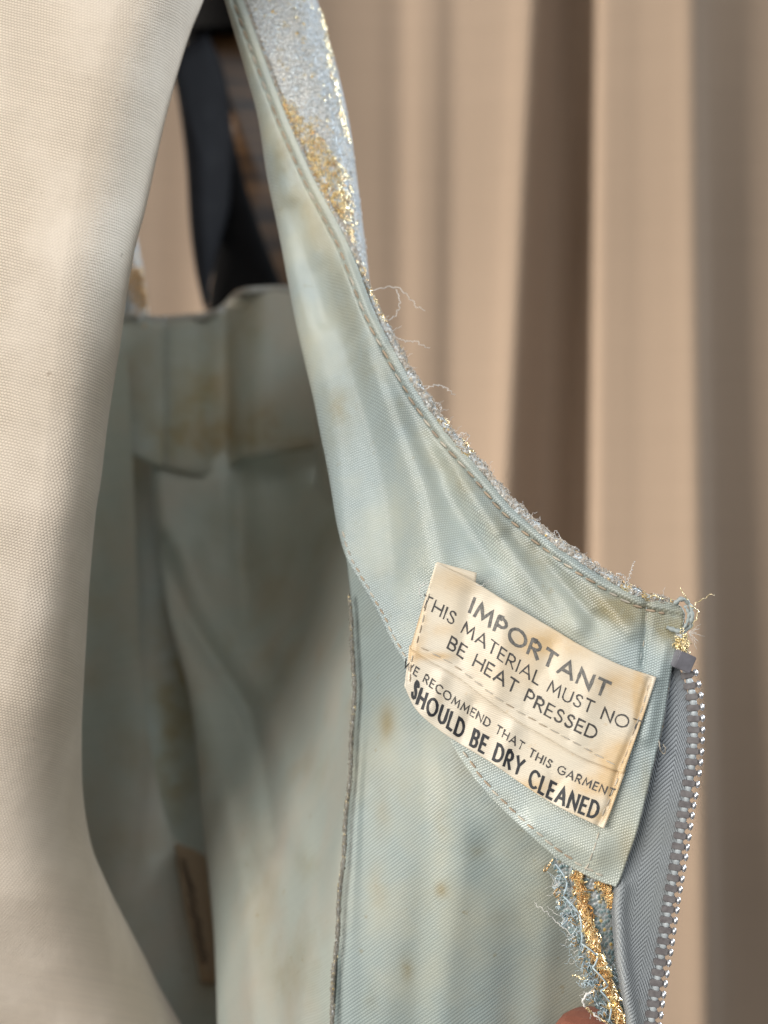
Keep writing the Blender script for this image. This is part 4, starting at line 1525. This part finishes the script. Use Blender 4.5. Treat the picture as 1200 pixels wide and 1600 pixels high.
# loops and threads hanging from the frayed edge
strand([(893, 1462), (884, 1452), (872, 1443), (858, 1428), (846, 1419), (834, 1411)], .2487, .0001, MAT_FLUFF, dress, 1.4)
strand([(926, 1520), (918, 1524), (910, 1530), (904, 1526), (896, 1524)], .2475, .0002, MAT_GOLD, dress, 1.0, 'gold_wire')
strand([(930, 1548), (920, 1552), (912, 1560), (912, 1570), (920, 1578), (932, 1588), (944, 1598)], .2465, .00024, MAT_FLUFF, dress, .8)
strand([(916, 1574), (926, 1584), (940, 1593), (952, 1602), (962, 1612)], .2463, .00028, MAT_COPPER, dress, 1.0, 'gold_wire')
strand([(864, 1342), (856, 1356), (850, 1362), (853, 1352)], .2490, .00016, MAT_COPPER, dress, .8, 'gold_wire')
strand([(872, 1388), (866, 1396), (870, 1402), (876, 1396)], .2490, .00016, MAT_COPPER, dress, .8, 'gold_wire')
strand([(1026, 1147), (1030, 1160), (1032, 1172), (1038, 1178), (1040, 1170), (1036, 1163)], .2470, .00014, MAT_THREAD, dress, .4)
strand([(668, 912), (657, 916), (655, 926), (660, 936)], .2530, .00008, MAT_FLUFF, dress, .6)
strand([(744, 914), (756, 914), (764, 906)], .2525, .00006, MAT_FLUFF, dress, .8, n=16)
for k in range(34):
    i = random.random()
    x = np.interp(i, [0, 1], [872, 940]) + random.gauss(0, 4)
    y = np.interp(i, [0, .4, 1], [1360, 1470, 1600])
    strand([(x, y), (x - random.uniform(4, 14), y + random.uniform(-8, 10)), (x - random.uniform(8, 26), y + random.uniform(-14, 16))], .2480, .00005, random.choice((MAT_FLUFF, MAT_BLUE_YARN)), dress, 1.2, n=16)

# ------------------------------------------------------------------ the hand that holds the dress open
def build_hand():
    me = bpy.data.meshes.new('hand')
    V, E, R = [], [], []

    def add(p, r, prev=None):
        V.append(p)
        R.append(r)
        if prev is not None:
            E.append((prev, len(V) - 1))
        return len(V) - 1
    w = add(P(1120, 3000, .300), .024)
    palm = add(P(1080, 2650, .292), .026, w)
    k = palm
    # thumb, in front of the lining
    t = add(P(985, 2250, .268), .0125, palm)
    t = add(P(955, 1960, .2590), .0098, t)
    t = add(P(930, 1720, .2560), .0100, t)
    t = add(P(922, 1625, .2550), .0088, t)
    t = add(P(920, 1578, .2545), .0058, t)
    for dx, l, dz in ((-150, 1, .0), (-60, .94, .006), (30, .9, .010), (110, .8, .014)):
        b = add(P(1050 + dx, 2330, .288 + dz), .0105, palm)
        b = add(P(1010 + dx, 2060 + 40 * (1 - l), .290 + dz), .0090, b)
        b = add(P(960 + dx, 1860 + 160 * (1 - l), .286 + dz), .0080, b)
        b = add(P(925 + dx, 1760 + 300 * (1 - l), .279 + dz), .0068, b)
    me.from_pydata(V, E, [])
    o = bpy.data.objects.new('person', me)
    COL.objects.link(o)
    m = o.modifiers.new('skin', 'SKIN')
    for i, sv in enumerate(me.skin_vertices[0].data):
        sv.radius = (R[i], R[i])
    me.skin_vertices[0].data[0].use_root = True
    s = o.modifiers.new('subd', 'SUBSURF')
    s.levels = s.render_levels = 2
    me.materials.append(MAT_SKIN)
    o['label'] = 'fingertip pinching the frayed edge of the dress at the bottom'
    o['category'] = 'hand'


build_hand()
